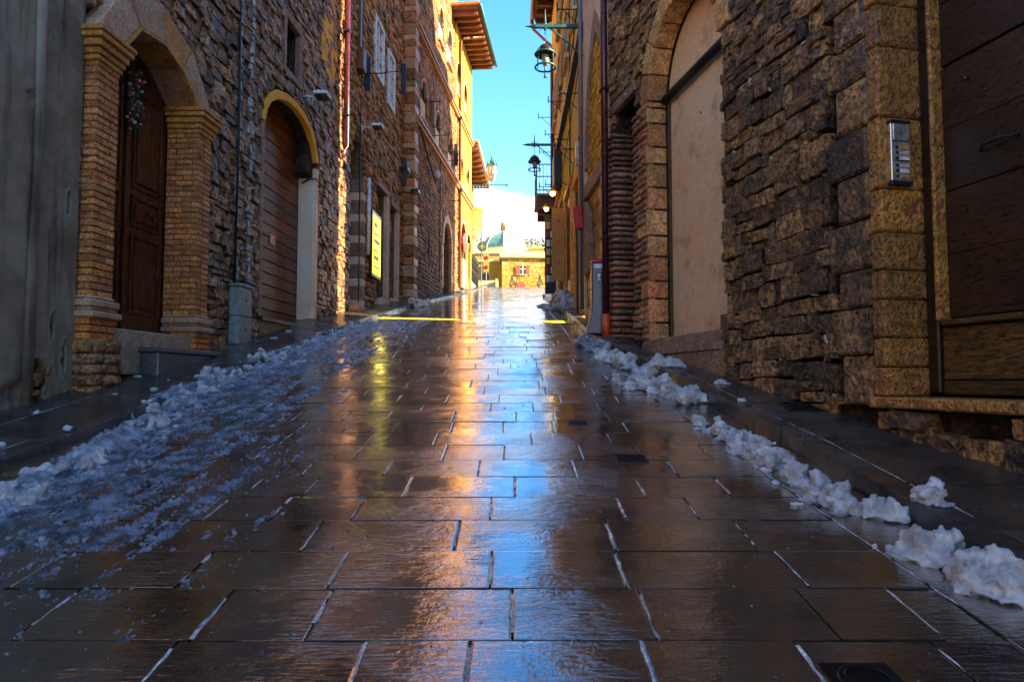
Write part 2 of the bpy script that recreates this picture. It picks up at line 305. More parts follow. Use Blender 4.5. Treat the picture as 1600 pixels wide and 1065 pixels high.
# ------------------------------------------------------------------ frames and mesh builder
WALLS = {'L': (-4.09, .0403, 1), 'D': (-4.9475, .0984, 1), 'R': (3.48, -.208, -1), 'F': (1.45, 0., -1), 'G': (2.016, -.058, -1)}
class Fr:
    """local frame of a thing: x out of the wall towards the street, y along it, z up"""
    def __init__(s, wall, y0=0., z0=None, x0=None, rot=0.):
        if wall in WALLS:
            a, b, sg = WALLS[wall]; s.k = sg * math.hypot(1, b); s.y0 = y0
            s.z0 = zr(y0) if z0 is None else z0
            s.loc = Vector((a + b * y0, y0, s.z0)); s.rot = -math.atan(b) if sg > 0 else math.atan2(b, -1); s.wall = wall
        else:
            s.wall = None; s.z0 = zr(y0) if z0 is None else z0; s.loc = Vector((x0, y0, s.z0)); s.rot = rot; s.y0 = y0
    def p(s, a, o, z):
        if s.wall: return (o, s.k * (a - s.y0), z - s.z0)
        return (a, o, z)
    def world(s, a, o, z): return Matrix.Rotation(s.rot, 4, 'Z') @ Vector(s.p(a, o, z)) + s.loc
class MB:
    def __init__(s, fr): s.fr = fr; s.V = []; s.F = []
    def v(s, a, o, z): s.V.append(s.fr.p(a, o, z)); return len(s.V) - 1
    def box(s, a0, a1, o0, o1, z0, z1, top=None):
        """top = (da, do) taper of the top"""
        t = top or (0, 0)
        i = [s.v(a, o, z0) for a, o in ((a0, o0), (a1, o0), (a1, o1), (a0, o1))]
        j = [s.v(a, o, z1) for a, o in ((a0 + t[0], o0 + t[1]), (a1 - t[0], o0 + t[1]), (a1 - t[0], o1 - t[1]), (a0 + t[0], o1 - t[1]))]
        s.F += [i[::-1], j] + [[i[k], i[(k + 1) % 4], j[(k + 1) % 4], j[k]] for k in range(4)]; return s
    def prism(s, poly, o0, o1):
        i = [s.v(a, o0, z) for a, z in poly]; j = [s.v(a, o1, z) for a, z in poly]; n = len(poly)
        s.F += [i[::-1], j] + [[i[k], i[(k + 1) % n], j[(k + 1) % n], j[k]] for k in range(n)]; return s
    def prism_a(s, poly, a0, a1):
        i = [s.v(a0, o, z) for o, z in poly]; j = [s.v(a1, o, z) for o, z in poly]; n = len(poly)
        s.F += [i[::-1], j] + [[i[k], i[(k + 1) % n], j[(k + 1) % n], j[k]] for k in range(n)]; return s
    def slab(s, poly, z0, z1):
        i = [s.v(a, o, z0) for a, o in poly]; j = [s.v(a, o, z1) for a, o in poly]; n = len(poly)
        s.F += [i[::-1], j] + [[i[k], i[(k + 1) % n], j[(k + 1) % n], j[k]] for k in range(n)]; return s
    def ring(s, outer, inner, o0, o1):
        """band between two open polylines of equal length"""
        n = len(outer)
        for k in range(n - 1):
            s.prism([outer[k], outer[k + 1], inner[k + 1], inner[k]], o0, o1)
        return s
    def tube(s, pts, r, n=8, cap=True, closed=False):
        P = [Vector(s.fr.p(*p)) for p in pts]; m = len(P); rings = []
        for k, p in enumerate(P):
            if closed: d = (P[(k + 1) % m] - P[k - 1])
            else: d = P[min(k + 1, m - 1)] - P[max(k - 1, 0)]
            d.normalize()
            u = d.cross(Vector((0, 0, 1)));
            if u.length < .05: u = d.cross(Vector((1, 0, 0)))
            u.normalize(); wv = d.cross(u)
            rr = r[k] if isinstance(r, (list, tuple)) else r
            base = len(s.V)
            for q in range(n):
                t = 2 * math.pi * q / n; s.V.append(tuple(p + (u * math.cos(t) + wv * math.sin(t)) * rr))
            rings.append(base)
        for k in range(m if closed else m - 1):
            a = rings[k]; b = rings[(k + 1) % m]
            for q in range(n): s.F.append([a + q, a + (q + 1) % n, b + (q + 1) % n, b + q])
        if cap and not closed:
            s.F.append([rings[0] + q for q in range(n)][::-1]); s.F.append([rings[-1] + q for q in range(n)])
        return s
    def lathe(s, a, o, prof, n=16):
        c = Vector(s.fr.p(a, o, 0)); c.z = 0; z0 = s.fr.z0 if s.fr.wall else 0; rings = []
        for r, z in prof:
            base = len(s.V)
            for q in range(n):
                t = 2 * math.pi * q / n; s.V.append((c.x + r * math.cos(t), c.y + r * math.sin(t), z - z0))
            rings.append(base)
        for x, y in zip(rings, rings[1:]):
            for q in range(n): s.F.append([x + q, x + (q + 1) % n, y + (q + 1) % n, y + q])
        s.F.append([rings[0] + q for q in range(n)][::-1]); s.F.append([rings[-1] + q for q in range(n)]); return s
    def mesh(s, name, bevel=0., smooth=False):
        me = bpy.data.meshes.new(name); me.from_pydata(s.V, [], s.F)
        bm = bmesh.new(); bm.from_mesh(me)
        bmesh.ops.recalc_face_normals(bm, faces=bm.faces)
        if bevel: bmesh.ops.bevel(bm, geom=list(bm.edges), offset=bevel, segments=1, affect='EDGES', profile=.7)
        bm.to_mesh(me); bm.free()
        if smooth:
            me.polygons.foreach_set('use_smooth', [True] * len(me.polygons))
        return me
    def build(s, name, mat, parent=None, bevel=0., smooth=False, kind=None, label=None):
        me = s.mesh(name, bevel, smooth); me.materials.append(MT[mat])
        o = bpy.data.objects.new(name, me); COL.objects.link(o)
        if parent is not None: o.parent = parent
        else: o.location = s.fr.loc; o.rotation_euler = (0, 0, s.fr.rot)
        if kind: o['kind'] = kind
        if label: o['label'] = label
        return o
def child(o, parent_fr_root):  # keep helper for parts of parts (parents have identity transform)
    o.parent = parent_fr_root; return o
def tag(o, label, cat=None, group=None, kind=None):
    o['label'] = label
    if cat: o['category'] = cat
    if group: o['group'] = group
    if kind: o['kind'] = kind
    return o
def thing(name, label, cat, fr, group=None):
    o = bpy.data.objects.new(name, None); COL.objects.link(o); o.location = fr.loc; o.rotation_euler = (0, 0, fr.rot)
    o.empty_display_size = .2
    return tag(o, label, cat, group)
def arc(c, z, rx, rz, n=14, a0=180, a1=0):
    return [(c + rx * math.cos(R(a0 + (a1 - a0) * k / n)), z + rz * math.sin(R(a0 + (a1 - a0) * k / n))) for k in range(n + 1)]
def wall_open(mb, a0, a1, z0, z1, o0, o1, ops):
    """solid wall with openings (a0, a1, zbottom, [top profile])"""
    cur = a0
    for (s0, s1, zb, prof) in sorted(ops, key=lambda q: q[0]):
        if s0 > cur: mb.box(cur, s0, o0, o1, z0, z1)
        if zb > z0: mb.box(s0, s1, o0, o1, z0, zb)
        mb.prism([(s0, z1), (s1, z1)] + list(reversed(prof)), o0, o1)
        cur = s1
    if cur < a1: mb.box(cur, a1, o0, o1, z0, z1)
    return mb

# ------------------------------------------------------------------ rubble stones
def stone_variants(n, cuts, amp, seed, power=7):
    res = []
    for q in range(n):
        bm = bmesh.new(); bmesh.ops.create_cube(bm, size=1)
        bmesh.ops.subdivide_edges(bm, edges=list(bm.edges), cuts=cuts, use_grid_fill=True)
        bm.faces.ensure_lookup_table()
        bmesh.ops.delete(bm, geom=[f for f in bm.faces if f.normal.x < -.9], context='FACES')
        off = Vector((seed + q * 11.3, q * 3.7, seed * 1.7))
        for vtx in bm.verts:
            p = vtx.co * 2
            nrm = (abs(p.x) ** power + abs(p.y) ** power + abs(p.z) ** power) ** (1 / power)
            p = p / nrm if nrm > 0 else p
            d = noise.noise_vector(p * 1.1 + off) * amp + noise.noise_vector(p * 2.6 + off) * amp * .55 + noise.noise_vector(p * 5.5 + off) * amp * .4 * (cuts > 2)
            if p.x > -.5: p = p + d
            vtx.co = p * .5
        me = bpy.data.meshes.new('stone'); bm.to_mesh(me); bm.free()
        me.polygons.foreach_set('use_smooth', [cuts < 3] * len(me.polygons))
        res.append(me)
    return res
def mesh_np(me):
    v = np.empty(len(me.vertices) * 3); me.vertices.foreach_get('co', v)
    return v.reshape(-1, 3), [list(p.vertices) for p in me.polygons]
def place_pieces(fr, root, items, variants, mat, nobj, name, stuffname, stufflabel=None):
    """items: (a, o, z, wa, do, hz, rot) in frame coordinates; nearest nobj become parts, the rest one stuff part"""
    vs = []
    for me in variants:
        m2 = me.copy(); m2.materials.clear(); m2.materials.append(MT[mat]); vs.append(m2)
    items = list(items)
    def size(it):
        wp = fr.world(it[0], it[1], it[2]) - Vector((0, 0, EYE)); y = max(wp.y, .3)
        u, v = wp.x / y, wp.z / y - .057
        vis = abs(u) < .78 and abs(v) < .54 and wp.y > .4
        return (0 if vis else 1, -(it[3] * it[5]) / (y * y))
    items.sort(key=size)
    for it in items[:nobj]:
        o = bpy.data.objects.new(name, random.choice(vs)); COL.objects.link(o); o.parent = root
        o.location = fr.p(it[0], it[1], it[2]); o.scale = (it[4], it[3], it[5]); o.rotation_euler = it[6]
    rest = items[nobj:]
    if rest:
        data = [mesh_np(m) for m in vs]; V = []; F = []; base = 0
        for it in rest:
            vv, ff = random.choice(data)
            M3 = np.array(Matrix.Rotation(it[6][0], 3, 'X') @ Matrix.Rotation(it[6][2], 3, 'Z'))
            p = (vv * np.array([it[4], it[3], it[5]])) @ M3.T + np.array(fr.p(it[0], it[1], it[2]))
            V.append(p); F += [[i + base for i in f] for f in ff]; base += len(vv)
        me = bpy.data.meshes.new(stuffname); me.from_pydata(np.concatenate(V).tolist(), [], F); me.materials.append(MT[mat])
        me.polygons.foreach_set('use_smooth', [bool(variants[0].polygons[0].use_smooth)] * len(me.polygons))
        o = bpy.data.objects.new(stuffname, me); COL.objects.link(o); o.parent = root; o['kind'] = 'stuff'
        if stufflabel: o['label'] = stufflabel
def rubble(a0, a1, zlo, zhi, hr, wr, mask, o=-.05, d=.12, jit=.012, seed=1, gap=.014, djit=.03):
    rnd = random.Random(seed); items = []
    z = min(zlo(a0), zlo(a1))
    ztop = max(zhi(a0), zhi(a1))
    while z < ztop:
        h = rnd.uniform(*hr); a = a0 - rnd.uniform(0, wr[0])
        while a < a1:
            wd = rnd.uniform(*wr); c0, c1 = max(a, a0), min(a + wd, a1); a += wd
            if c1 - c0 < .04: continue
            cz = z + h / 2 + .018 * math.sin(c0 * 3.1 + z * 2) + rnd.uniform(-jit, jit)
            parts = [(c0, c1)]
            if not all(mask(x, y) for x in (c0, c1, (c0 + c1) / 2) for y in (cz - h / 2, cz + h / 2)):
                q = (c1 - c0) / 4; parts = [(c0 + q * k, c0 + q * (k + 1)) for k in range(4)]
                parts = [p for p in parts if all(mask(x, y) for x in p for y in (cz - h / 2, cz + h / 2))]
                mg = []
                for p in parts:
                    if mg and abs(mg[-1][1] - p[0]) < 1e-4: mg[-1] = (mg[-1][0], p[1])
                    else: mg.append(p)
                parts = mg
            for p0, p1 in parts:
                m = (p0 + p1) / 2
                if cz < zlo(m) - h or cz > zhi(m): continue
                sub = [(cz, h)]
                if h > .16 and rnd.random() < .22: sub = [(cz - h / 4, h / 2), (cz + h / 4, h / 2)]
                for cz2, h2 in sub:
                    dd = rnd.uniform(-djit, djit)
                    items.append((m, o + dd, cz2, max(p1 - p0 - gap, .03), d, max(h2 - gap, .03),
                                  (rnd.uniform(-.05, .05), rnd.uniform(-.06, .06), rnd.uniform(-.05, .05))))
        z += h
    return items
ROUGH = stone_variants(14, 5, .14, 3.1, 24)
MEDIUM = stone_variants(8, 2, .11, 9.4, 10)
LIGHT = stone_variants(6, 1, .1, 5.2, 10)
def brick_variants(n, seed):
    res = []
    for q in range(n):
        bm = bmesh.new(); bmesh.ops.create_cube(bm, size=1)
        bmesh.ops.bevel(bm, geom=list(bm.edges), offset=.055, segments=1, affect='EDGES')
        for vtx in bm.verts: vtx.co += noise.noise_vector(vtx.co * 2.2 + Vector((seed + q * 7.7, q, 0))) * .035
        me = bpy.data.meshes.new('brick'); bm.to_mesh(me); bm.free(); res.append(me)
    return res
BRICKS = brick_variants(8, 2.2)
def vis_top(y): return EYE + .60 * y + .5

# ------------------------------------------------------------------ ground, street, pavements
def XL(y): return lerp([(-12, -3.2), (0, -3.1), (6, -2.98), (12, -2.86), (20, -2.45), (28, -1.65), (40, -1.2), (85, -1.2)], y)      # left kerb
def WL(y): return lerp([(-12, -4.6), (20.3, -3.27), (20.31, -2.95), (31, -1.9), (32, -2.0), (90, -2.0)], y)
def XK(y): return lerp([(-12, 1.95), (4.3, 1.85), (6, 1.71), (8.4, 1.42), (10, 1.18), (24, 1.08), (27, 2.5), (40, 6), (90, 9)], y)          # right kerb
def XG(y): return lerp([(-12, 1.62), (2.1, 1.56), (4, 1.46), (5.3, 1.38), (6.1, 1.27), (8.4, 1.1), (10, .88), (24, .8), (27, 2.2), (40, 5.7), (90, 8.7)], y)
def WR(y): return 3.48 - .208 * y if y < 9.86 else 1.45
def strip(name, fx0, fx1, ys, dz, mat, kind='structure', label=None, nx=1, dz2=None):
    V = []; F = []
    for y in ys:
        for q in range(nx + 1):
            t = q / nx
            V.append((fx0(y) * (1 - t) + fx1(y) * t, y, zr(y) + dz + ((dz2 - dz) * t if dz2 is not None else 0)))
    m = nx + 1
    for i in range(len(ys) - 1):
        for q in range(nx): F.append([i * m + q, i * m + q + 1, (i + 1) * m + q + 1, (i + 1) * m + q])
    me = bpy.data.meshes.new(name); me.from_pydata(V, [], F); me.materials.append(MT[mat])
    o = bpy.data.objects.new(name, me); COL.objects.link(o)
    if kind: o['kind'] = kind
    if label: o['label'] = label
    return o
ysA = [-12 + .5 * k for k in range(125)] + [51 + 2 * k for k in range(40)]
ground = strip('ground', lambda y: -900, lambda y: 900, [-300] + [-30 + 2 * k for k in range(90)] + [200, 400, 900], -.32, 'ground', label='earth under the town and the slope behind it')
street = strip('street', lambda y: XL(y) - .02, lambda y: XG(y) + .02, ysA, -.016, 'joint_dark', label='wet stone paved street climbing uphill between old houses')
# paving rows
def slab_mesh(name, seed):
    bm = bmesh.new(); bmesh.ops.create_cube(bm, size=1)
    top = [e for e in bm.edges if all(v.co.z > .4 for v in e.verts)]
    bmesh.ops.bevel(bm, geom=top, offset=.013, segments=1, affect='EDGES')
    bmesh.ops.delete(bm, geom=[f for f in bm.faces if f.normal.z < -.9], context='FACES')
    me = bpy.data.meshes.new(name); bm.to_mesh(me); bm.free(); return me
slab_me = slab_mesh('paving_slab', 1); slab_me.materials.append(MT['pave'])
slab_far = slab_mesh('paving_slab_far', 1)
rnd = random.Random(21)
slabs = []; joints = []
y = -3.0; ROW = .345
while y < 44:
    h = ROW * rnd.uniform(.93, 1.07); c = y + h / 2; x0 = XL(c); x1 = XG(c); x = x0 - rnd.uniform(0, .5)
    while x < x1 - .02:
        wd = rnd.uniform(.3, .68)
        a, b = max(x, x0), min(x + wd, x1)
        if x1 - b < .18: b = x1; wd = b - x + .01
        if b - a > .04:
            slabs.append((a, b, y, y + h, rnd.uniform(-.0035, .0035)))
            if b < x1 - .01: joints.append((b, y, y + h))
        x += wd
    y += h
def slab_rank(s): return s[2] if s[2] > 1.5 else 100 - s[2]
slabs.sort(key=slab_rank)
def slab_xf(s, g=.0085):
    cy = (s[2] + s[3]) / 2; sl = (zr(s[3]) - zr(s[2])) / (s[3] - s[2])
    return ((s[0] + s[1]) / 2, cy, zr(cy) - .03 + s[4]), (s[1] - s[0] - g, (s[3] - s[2] - .006) * math.hypot(1, sl), .06), math.atan(sl)
for s in slabs[:296]:
    loc, sc, ang = slab_xf(s)
    o = bpy.data.objects.new('paving_slab', slab_me); COL.objects.link(o); o.parent = street
    o.location = loc; o.scale = sc; o.rotation_euler = (ang + rnd.uniform(-.003, .003), rnd.uniform(-.002, .002), rnd.uniform(-.003, .003))
def merged_boxes(name, mat, items, parent, kind='stuff'):
    vv, ff = mesh_np(slab_far); V = []; F = []; base = 0
    for loc, sc, ang in items:
        M3 = np.array(Matrix.Rotation(ang, 3, 'X')); V.append((vv * np.array(sc)) @ M3.T + np.array(loc)); F += [[i + base for i in f] for f in ff]; base += len(vv)
    me = bpy.data.meshes.new(name); me.from_pydata(np.concatenate(V).tolist(), [], F); me.materials.append(MT[mat])
    o = bpy.data.objects.new(name, me); COL.objects.link(o); o.parent = parent; o['kind'] = kind; return o
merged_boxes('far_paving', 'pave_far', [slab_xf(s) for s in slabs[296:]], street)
JB = MB(Fr('W', 0, 0, 0))
for (x, y0, y1) in joints:
    if y0 < .3 or y0 > 40 or rnd.random() < .1: continue
    f0, f1 = rnd.uniform(.0, .2), rnd.uniform(.8, 1); n_ = 6
    i = len(JB.V); w0 = rnd.uniform(.003, .009); ln = 0
    for k in range(n_ + 1):
        yy = y0 + (y1 - y0) * (f0 + (f1 - f0) * k / n_); w_ = w0 * rnd.uniform(.35, 1.25); j = rnd.uniform(-.0025, .0025)
        for s_ in (-1, 1): JB.V.append((x + j + s_ * w_, yy, zr(yy) + .0015 + rnd.uniform(-.004, .003)))
    for k in range(n_):
        if rnd.random() < .88: JB.F.append([i + 2 * k, i + 2 * k + 1, i + 2 * k + 3, i + 2 * k + 2])
jo = JB.build('mortar_glint', 'joint_pale', street, kind='stuff')
def line_joint(name, fx, fz, y0, y1, parent, keep, wd, seed):
    r3 = random.Random(seed); b = MB(Fr('W', 0, 0, 0)); y = y0
    while y < y1:
        l_ = r3.uniform(.15, .5)
        if r3.random() < keep:
            i = len(b.V); n = 4
            for k in range(n + 1):
                yy = y + (l_ - .02) * k / n; j = r3.uniform(-.003, .003); w_ = wd * r3.uniform(.5, 1.2) * (.4 if k in (0, n) else 1)
                for s_ in (-1, 1): b.V.append((fx(yy) + j + s_ * w_, yy, fz(yy) + r3.uniform(0, .002)))
            for k in range(n): b.F.append([i + 2 * k, i + 2 * k + 1, i + 2 * k + 3, i + 2 * k + 2])
        y += l_
    b.build(name, 'joint_pale', parent, kind='stuff')
# right gutter channel: lengthwise stones, kerb stones and pavement slabs
gut = strip('gutter', lambda y: XG(y) - .01, lambda y: XK(y) + .02, ysA[:80], -.02, 'joint_dark', label='wet stone gutter channel along the right kerb')
gi = []; y = -3.
while y < 24:
    l_ = rnd.uniform(.7, 1.1); gi.append((XG(y + l_ / 2) + .008, XK(y + l_ / 2) - .004, y, y + l_, 0)); y += l_
for s in gi:
    loc, sc, ang = slab_xf(s); o = bpy.data.objects.new('gutter_stone', slab_me); COL.objects.link(o); o.parent = gut
    o.location = (loc[0], loc[1], loc[2] - .004); o.scale = sc; dx = XG(s[3]) - XG(s[2]); o.rotation_euler = (ang, 0, -math.atan2(dx, s[3] - s[2]))
pav_me = slab_mesh('pavement_slab', 2); pav_me.materials.append(MT['side'])
kerb_me = slab_mesh('kerb_stone', 3); kerb_me.materials.append(MT['kerbstone'])
pr = strip('pavement', lambda y: XK(y) + .03, lambda y: WR(y) + .35, ysA[:73], .082, 'joint_dark', label='narrow raised stone pavement on the right side of the street')
def kerb_run(fx, y0, y1, sgn, hgt, parent, wdt=.13):
    y = y0
    while y < y1:
        l_ = rnd.uniform(.7, 1.15); c = y + l_ / 2; sl = (zr(y + l_) - zr(y)) / l_
        o = bpy.data.objects.new('kerb_stone', kerb_me); COL.objects.link(o); o.parent = parent
        o.location = (fx(c) + sgn * wdt / 2, c, zr(c) + hgt - .15 + rnd.uniform(-.004, .004)); o.scale = (wdt, l_ * math.hypot(1, sl) - .008, .3)
        o.rotation_euler = (math.atan(sl), rnd.uniform(-.01, .01), -math.atan2(fx(y + l_) - fx(y), l_)); y += l_
kerb_run(XK, -3, 24.2, 1, .1, pr)
line_joint('kerb_joint', lambda y: XK(y) + .134, lambda y: zr(y) + .1025, .5, 23, pr, .85, .005, 5)
line_joint('channel_joint', lambda y: XG(y) + .002, lambda y: zr(y) + .0015, .5, 23, gut, .7, .005, 6)
y = -3.
while y < 24:
    h = rnd.uniform(.42, .6); c = y + h / 2; x0 = XK(c) + .138; x1 = WR(c) + .1
    n_ = max(1, round((x1 - x0) / .55)); ed = [x0 + (x1 - x0) * (k + (rnd.uniform(-.15, .15) if 0 < k < n_ else 0)) / n_ for k in range(n_ + 1)]
    for a, b in zip(ed, ed[1:]):
        if b - a < .04: continue
        loc, sc, ang = slab_xf((a, b, y, y + h, 0)); o = bpy.data.objects.new('pavement_slab', pav_me); COL.objects.link(o); o.parent = pr
        o.location = (loc[0], loc[1], loc[2] + .1 + rnd.uniform(-.003, .003)); o.scale = sc; o.rotation_euler = (ang, 0, 0)
    y += h
pl = strip('pavement', lambda y: WL(y) - .3, lambda y: XL(y) - .03, ysA[:92], .1, 'joint_dark', label='sloping stone pavement along the houses on the left', dz2=.035)
kerb_run(XL, -3, 33, -1, .055, pl, .16)
for q_ in range(1, 3):
    line_joint('pavement_joint', lambda y: WL(y) - .12 + (XL(y) - .168 - WL(y) + .12) * q_ / max(1, round((XL(y) - WL(y) - .048) / .36)), lambda y: zr(y) + .1175 - .06 * q_ / max(1, round((XL(y) - WL(y) - .048) / .36)), 1, 20, pl, .4, .005, 7 + q_)
y = -3.
while y < 33:
    h = rnd.uniform(.75, 1.1); c = y + h / 2; x1 = XL(c) - .168; x0 = WL(c) - .12
    n_ = max(1, round((x1 - x0) / .36)); ed = [x0 + (x1 - x0) * k / n_ for k in range(n_ + 1)]
    for q, (a, b) in enumerate(zip(ed, ed[1:])):
        loc, sc, ang = slab_xf((a, b, y, y + h, 0)); o = bpy.data.objects.new('pavement_slab', pav_me); COL.objects.link(o); o.parent = pl
        t = ((a + b) / 2 - x0) / (x1 - x0)
        o.location = (loc[0], loc[1], loc[2] + .115 - .06 * t + rnd.uniform(-.003, .003)); o.scale = sc; o.rotation_euler = (ang, .09, 0)
    y += h
def inside(poly, x, y):
    c = False; n = len(poly); j = n - 1
    for i in range(n):
        xi, yi = poly[i]; xj, yj = poly[j]
        if (yi > y) != (yj > y) and x < (xj - xi) * (y - yi) / (yj - yi) + xi: c = not c
        j = i
    return c
def grow(poly, c, f): return [(c[0] + (x - c[0]) * f, c[1] + (z - c[1]) * f) for x, z in poly]
def rect(a0, a1, z0, z1): return [(a0, z0), (a1, z0), (a1, z1), (a0, z1)]

# ================================================================== plaster house, far left
fA = Fr('L', 5.0); A = thing('plaster_house', 'grey olive plastered house wall at the left edge, spalling near the ground', 'house', fA)
MB(fA).box(-10, 5.98, -4, -.1, -4, 6.3).build('wall', 'mortar_l', A)
def plaster_sheet(a0, a1, z0, z1, o, na, nz, holes, seed):
    b = MB(fA); off = Vector((seed, 0, 0))
    for i in range(nz + 1):
        for j in range(na + 1):
            a = a0 + (a1 - a0) * j / na; z = z0 + (z1 - z0) * i / nz
            d = .012 * noise.noise(Vector((a * 2.5, z * 1.6, 0)) + off) + .004 * noise.noise(Vector((a * 14, z * 14, 3)) + off)
            for (ha, hz, ra, rz, dep) in holes:
                wob = 1 + .35 * noise.noise(Vector((a * 16, z * 11, ha * 5)))
                r = math.hypot((a - ha) / ra, (z - hz) / rz) / wob
                if r < 1: d -= dep * min(1, (1 - r) * 5) * (1 + .5 * noise.noise(Vector((a * 30, z * 30, 1))))
                elif r < 1.35: d += .012 * (1.35 - r) / .35
            edge = min(1, (a1 - a) / .03) if a1 < 5.6 else 1
            b.v(a, o + d - (1 - edge) ** 2 * .04, z)
    for i in range(nz):
        for j in range(na): q = i * (na + 1) + j; b.F.append([q, q + 1, q + na + 2, q + na + 1])
    return b
plaster_sheet(5.42, 5.985, .6, 6.3, 0, 70, 420, [(5.56, 1.05, .09, .3, .075), (5.72, 1.62, .035, .13, .05), (5.87, 1.32, .03, .15, .06), (5.86, 2.66, .03, .14, .05), (5.6, .8, .16, .2, .06), (5.92, .95, .04, .1, .04)], 2.2).build('plaster', 'plaster_l', A, smooth=True)
plaster_sheet(-10, 5.42, -3, 6.3, .05, 260, 200, [(5.25, 1.0, .12, .12, .05), (5.3, 3.4, .05, .06, .03)], 5.1).build('plaster', 'plaster_l', A, smooth=True, label='smoother nearer plaster layer standing proud of the rest')
MB(fA).tube([(5.40, .02, .3), (5.40, .02, 6.3)], .06, 14).build('corner_bead', 'plaster_l', A, smooth=True)
b = MB(fA); b.box(-10, 5.98, -4, .15, 6.31, 6.5); b.build('roof', 'tile', A)
# broken masonry at the foot of the plaster
it = []
rr = random.Random(5)
for k in range(16):
    it.append((rr.uniform(5.45, 5.66), -.03, rr.uniform(.75, 1.3), rr.uniform(.06, .13), .1, rr.uniform(.05, .09), (rr.uniform(-.2, .2), 0, 0)))
place_pieces(fA, A, it, MEDIUM, 'plinth', 99, 'stone', 'x')

# ================================================================== stone house with brick portal and garage
fB = Fr('L', 8.0); B = thing('stone_house', 'dark rough rubble stone house with brick portal and arched wooden garage door', 'house', fB)
PIN = [(6.35, 4.33), (6.42, 4.40), (6.66, 4.68), (7.10, 4.74), (7.48, 4.63), (7.80, 4.40), (7.88, 4.33)]
POUT = [(5.96, 4.33), (6.07, 4.45), (6.40, 4.96), (7.06, 5.13), (7.68, 4.92), (8.05, 4.50), (8.15, 4.33)]
GO = [(9.86, 2.0), (9.86, 5.0), (9.93, 5.25), (10.11, 5.48), (10.4, 5.66), (10.8, 5.77), (11.23, 5.81), (11.64, 5.78), (12.05, 5.66), (12.3, 5.43), (12.42, 5.15), (12.42, 2.0)]
GI = [(9.96, 2.0), (9.96, 4.98), (10.03, 5.19), (10.19, 5.38), (10.46, 5.54), (10.83, 5.65), (11.23, 5.69), (11.6, 5.66), (11.96, 5.55), (12.18, 5.34), (12.29, 5.1), (12.29, 2.0)]
GP = GI[1:-1]
mb = MB(fB)
wall_open(mb, 5.98, 14.5, -1, 6.0, -.55, -.075, [(6.12, 8.08, 1.42, [(6.12, 4.33), (6.2, 4.5), (6.5, 4.85), (7.08, 4.92), (7.6, 4.78), (7.95, 4.5), (8.08, 4.33)]), (9.96, 12.29, 2.02, GP)])
wall_open(mb, 5.98, 14.5, 6.0, 10.2, -.55, -.075, [(10.76, 11.37, 6.22, [(10.76, 7.02), (11.37, 7.02)])])
mb.box(5.98, 14.5, -4, -.62, -1, 10.2)
mb.build('wall', 'mortar_l', B)
MB(fB).box(5.98, 14.5, -4.2, .2, 10.21, 10.4).build('roof', 'tile', B)
slot = rect(10.7, 11.43, 6.16, 7.08)
def maskB(a, z):
    if a < 6.0 or a > 14.56: return False
    if a < 8.22 and z < 4.33: return False
    if inside(POUT, a, z) or inside(GO, a, z) or inside(slot, a, z): return False
    if 9.86 < a < 12.42 and z < 2.1: return False
    return True
items = rubble(6.0, 14.58, lambda a: zr(a) - .1, vis_top, (.06, .16), (.08, .3), maskB, -.06, .14, .02, 3, .008, .026)
place_pieces(fB, B, items, ROUGH, 'rubble_l', 290, 'stone', 'small_stones', 'countless smaller rubble stones higher up the wall')
rr = random.Random(201); its = []
for k in range(170):
    a = rr.uniform(8.2, 14.4); z = rr.uniform(zr(a) + .15, vis_top(a) - .5)
    if not maskB(a, z): continue
    up_ = rr.random() < .35; l_ = rr.uniform(.02, .09); t_ = rr.uniform(.008, .02)
    its.append((a, -.0 + rr.uniform(-.025, .01), z, t_ if up_ else l_, .05, l_ if up_ else t_, (rr.uniform(-.3, .3), 0, 0)))
place_pieces(fB, B, its, MEDIUM, 'pale_mortar', 0, 'x', 'mortar_crumbs', 'pale crumbs of old lime mortar in the joints')
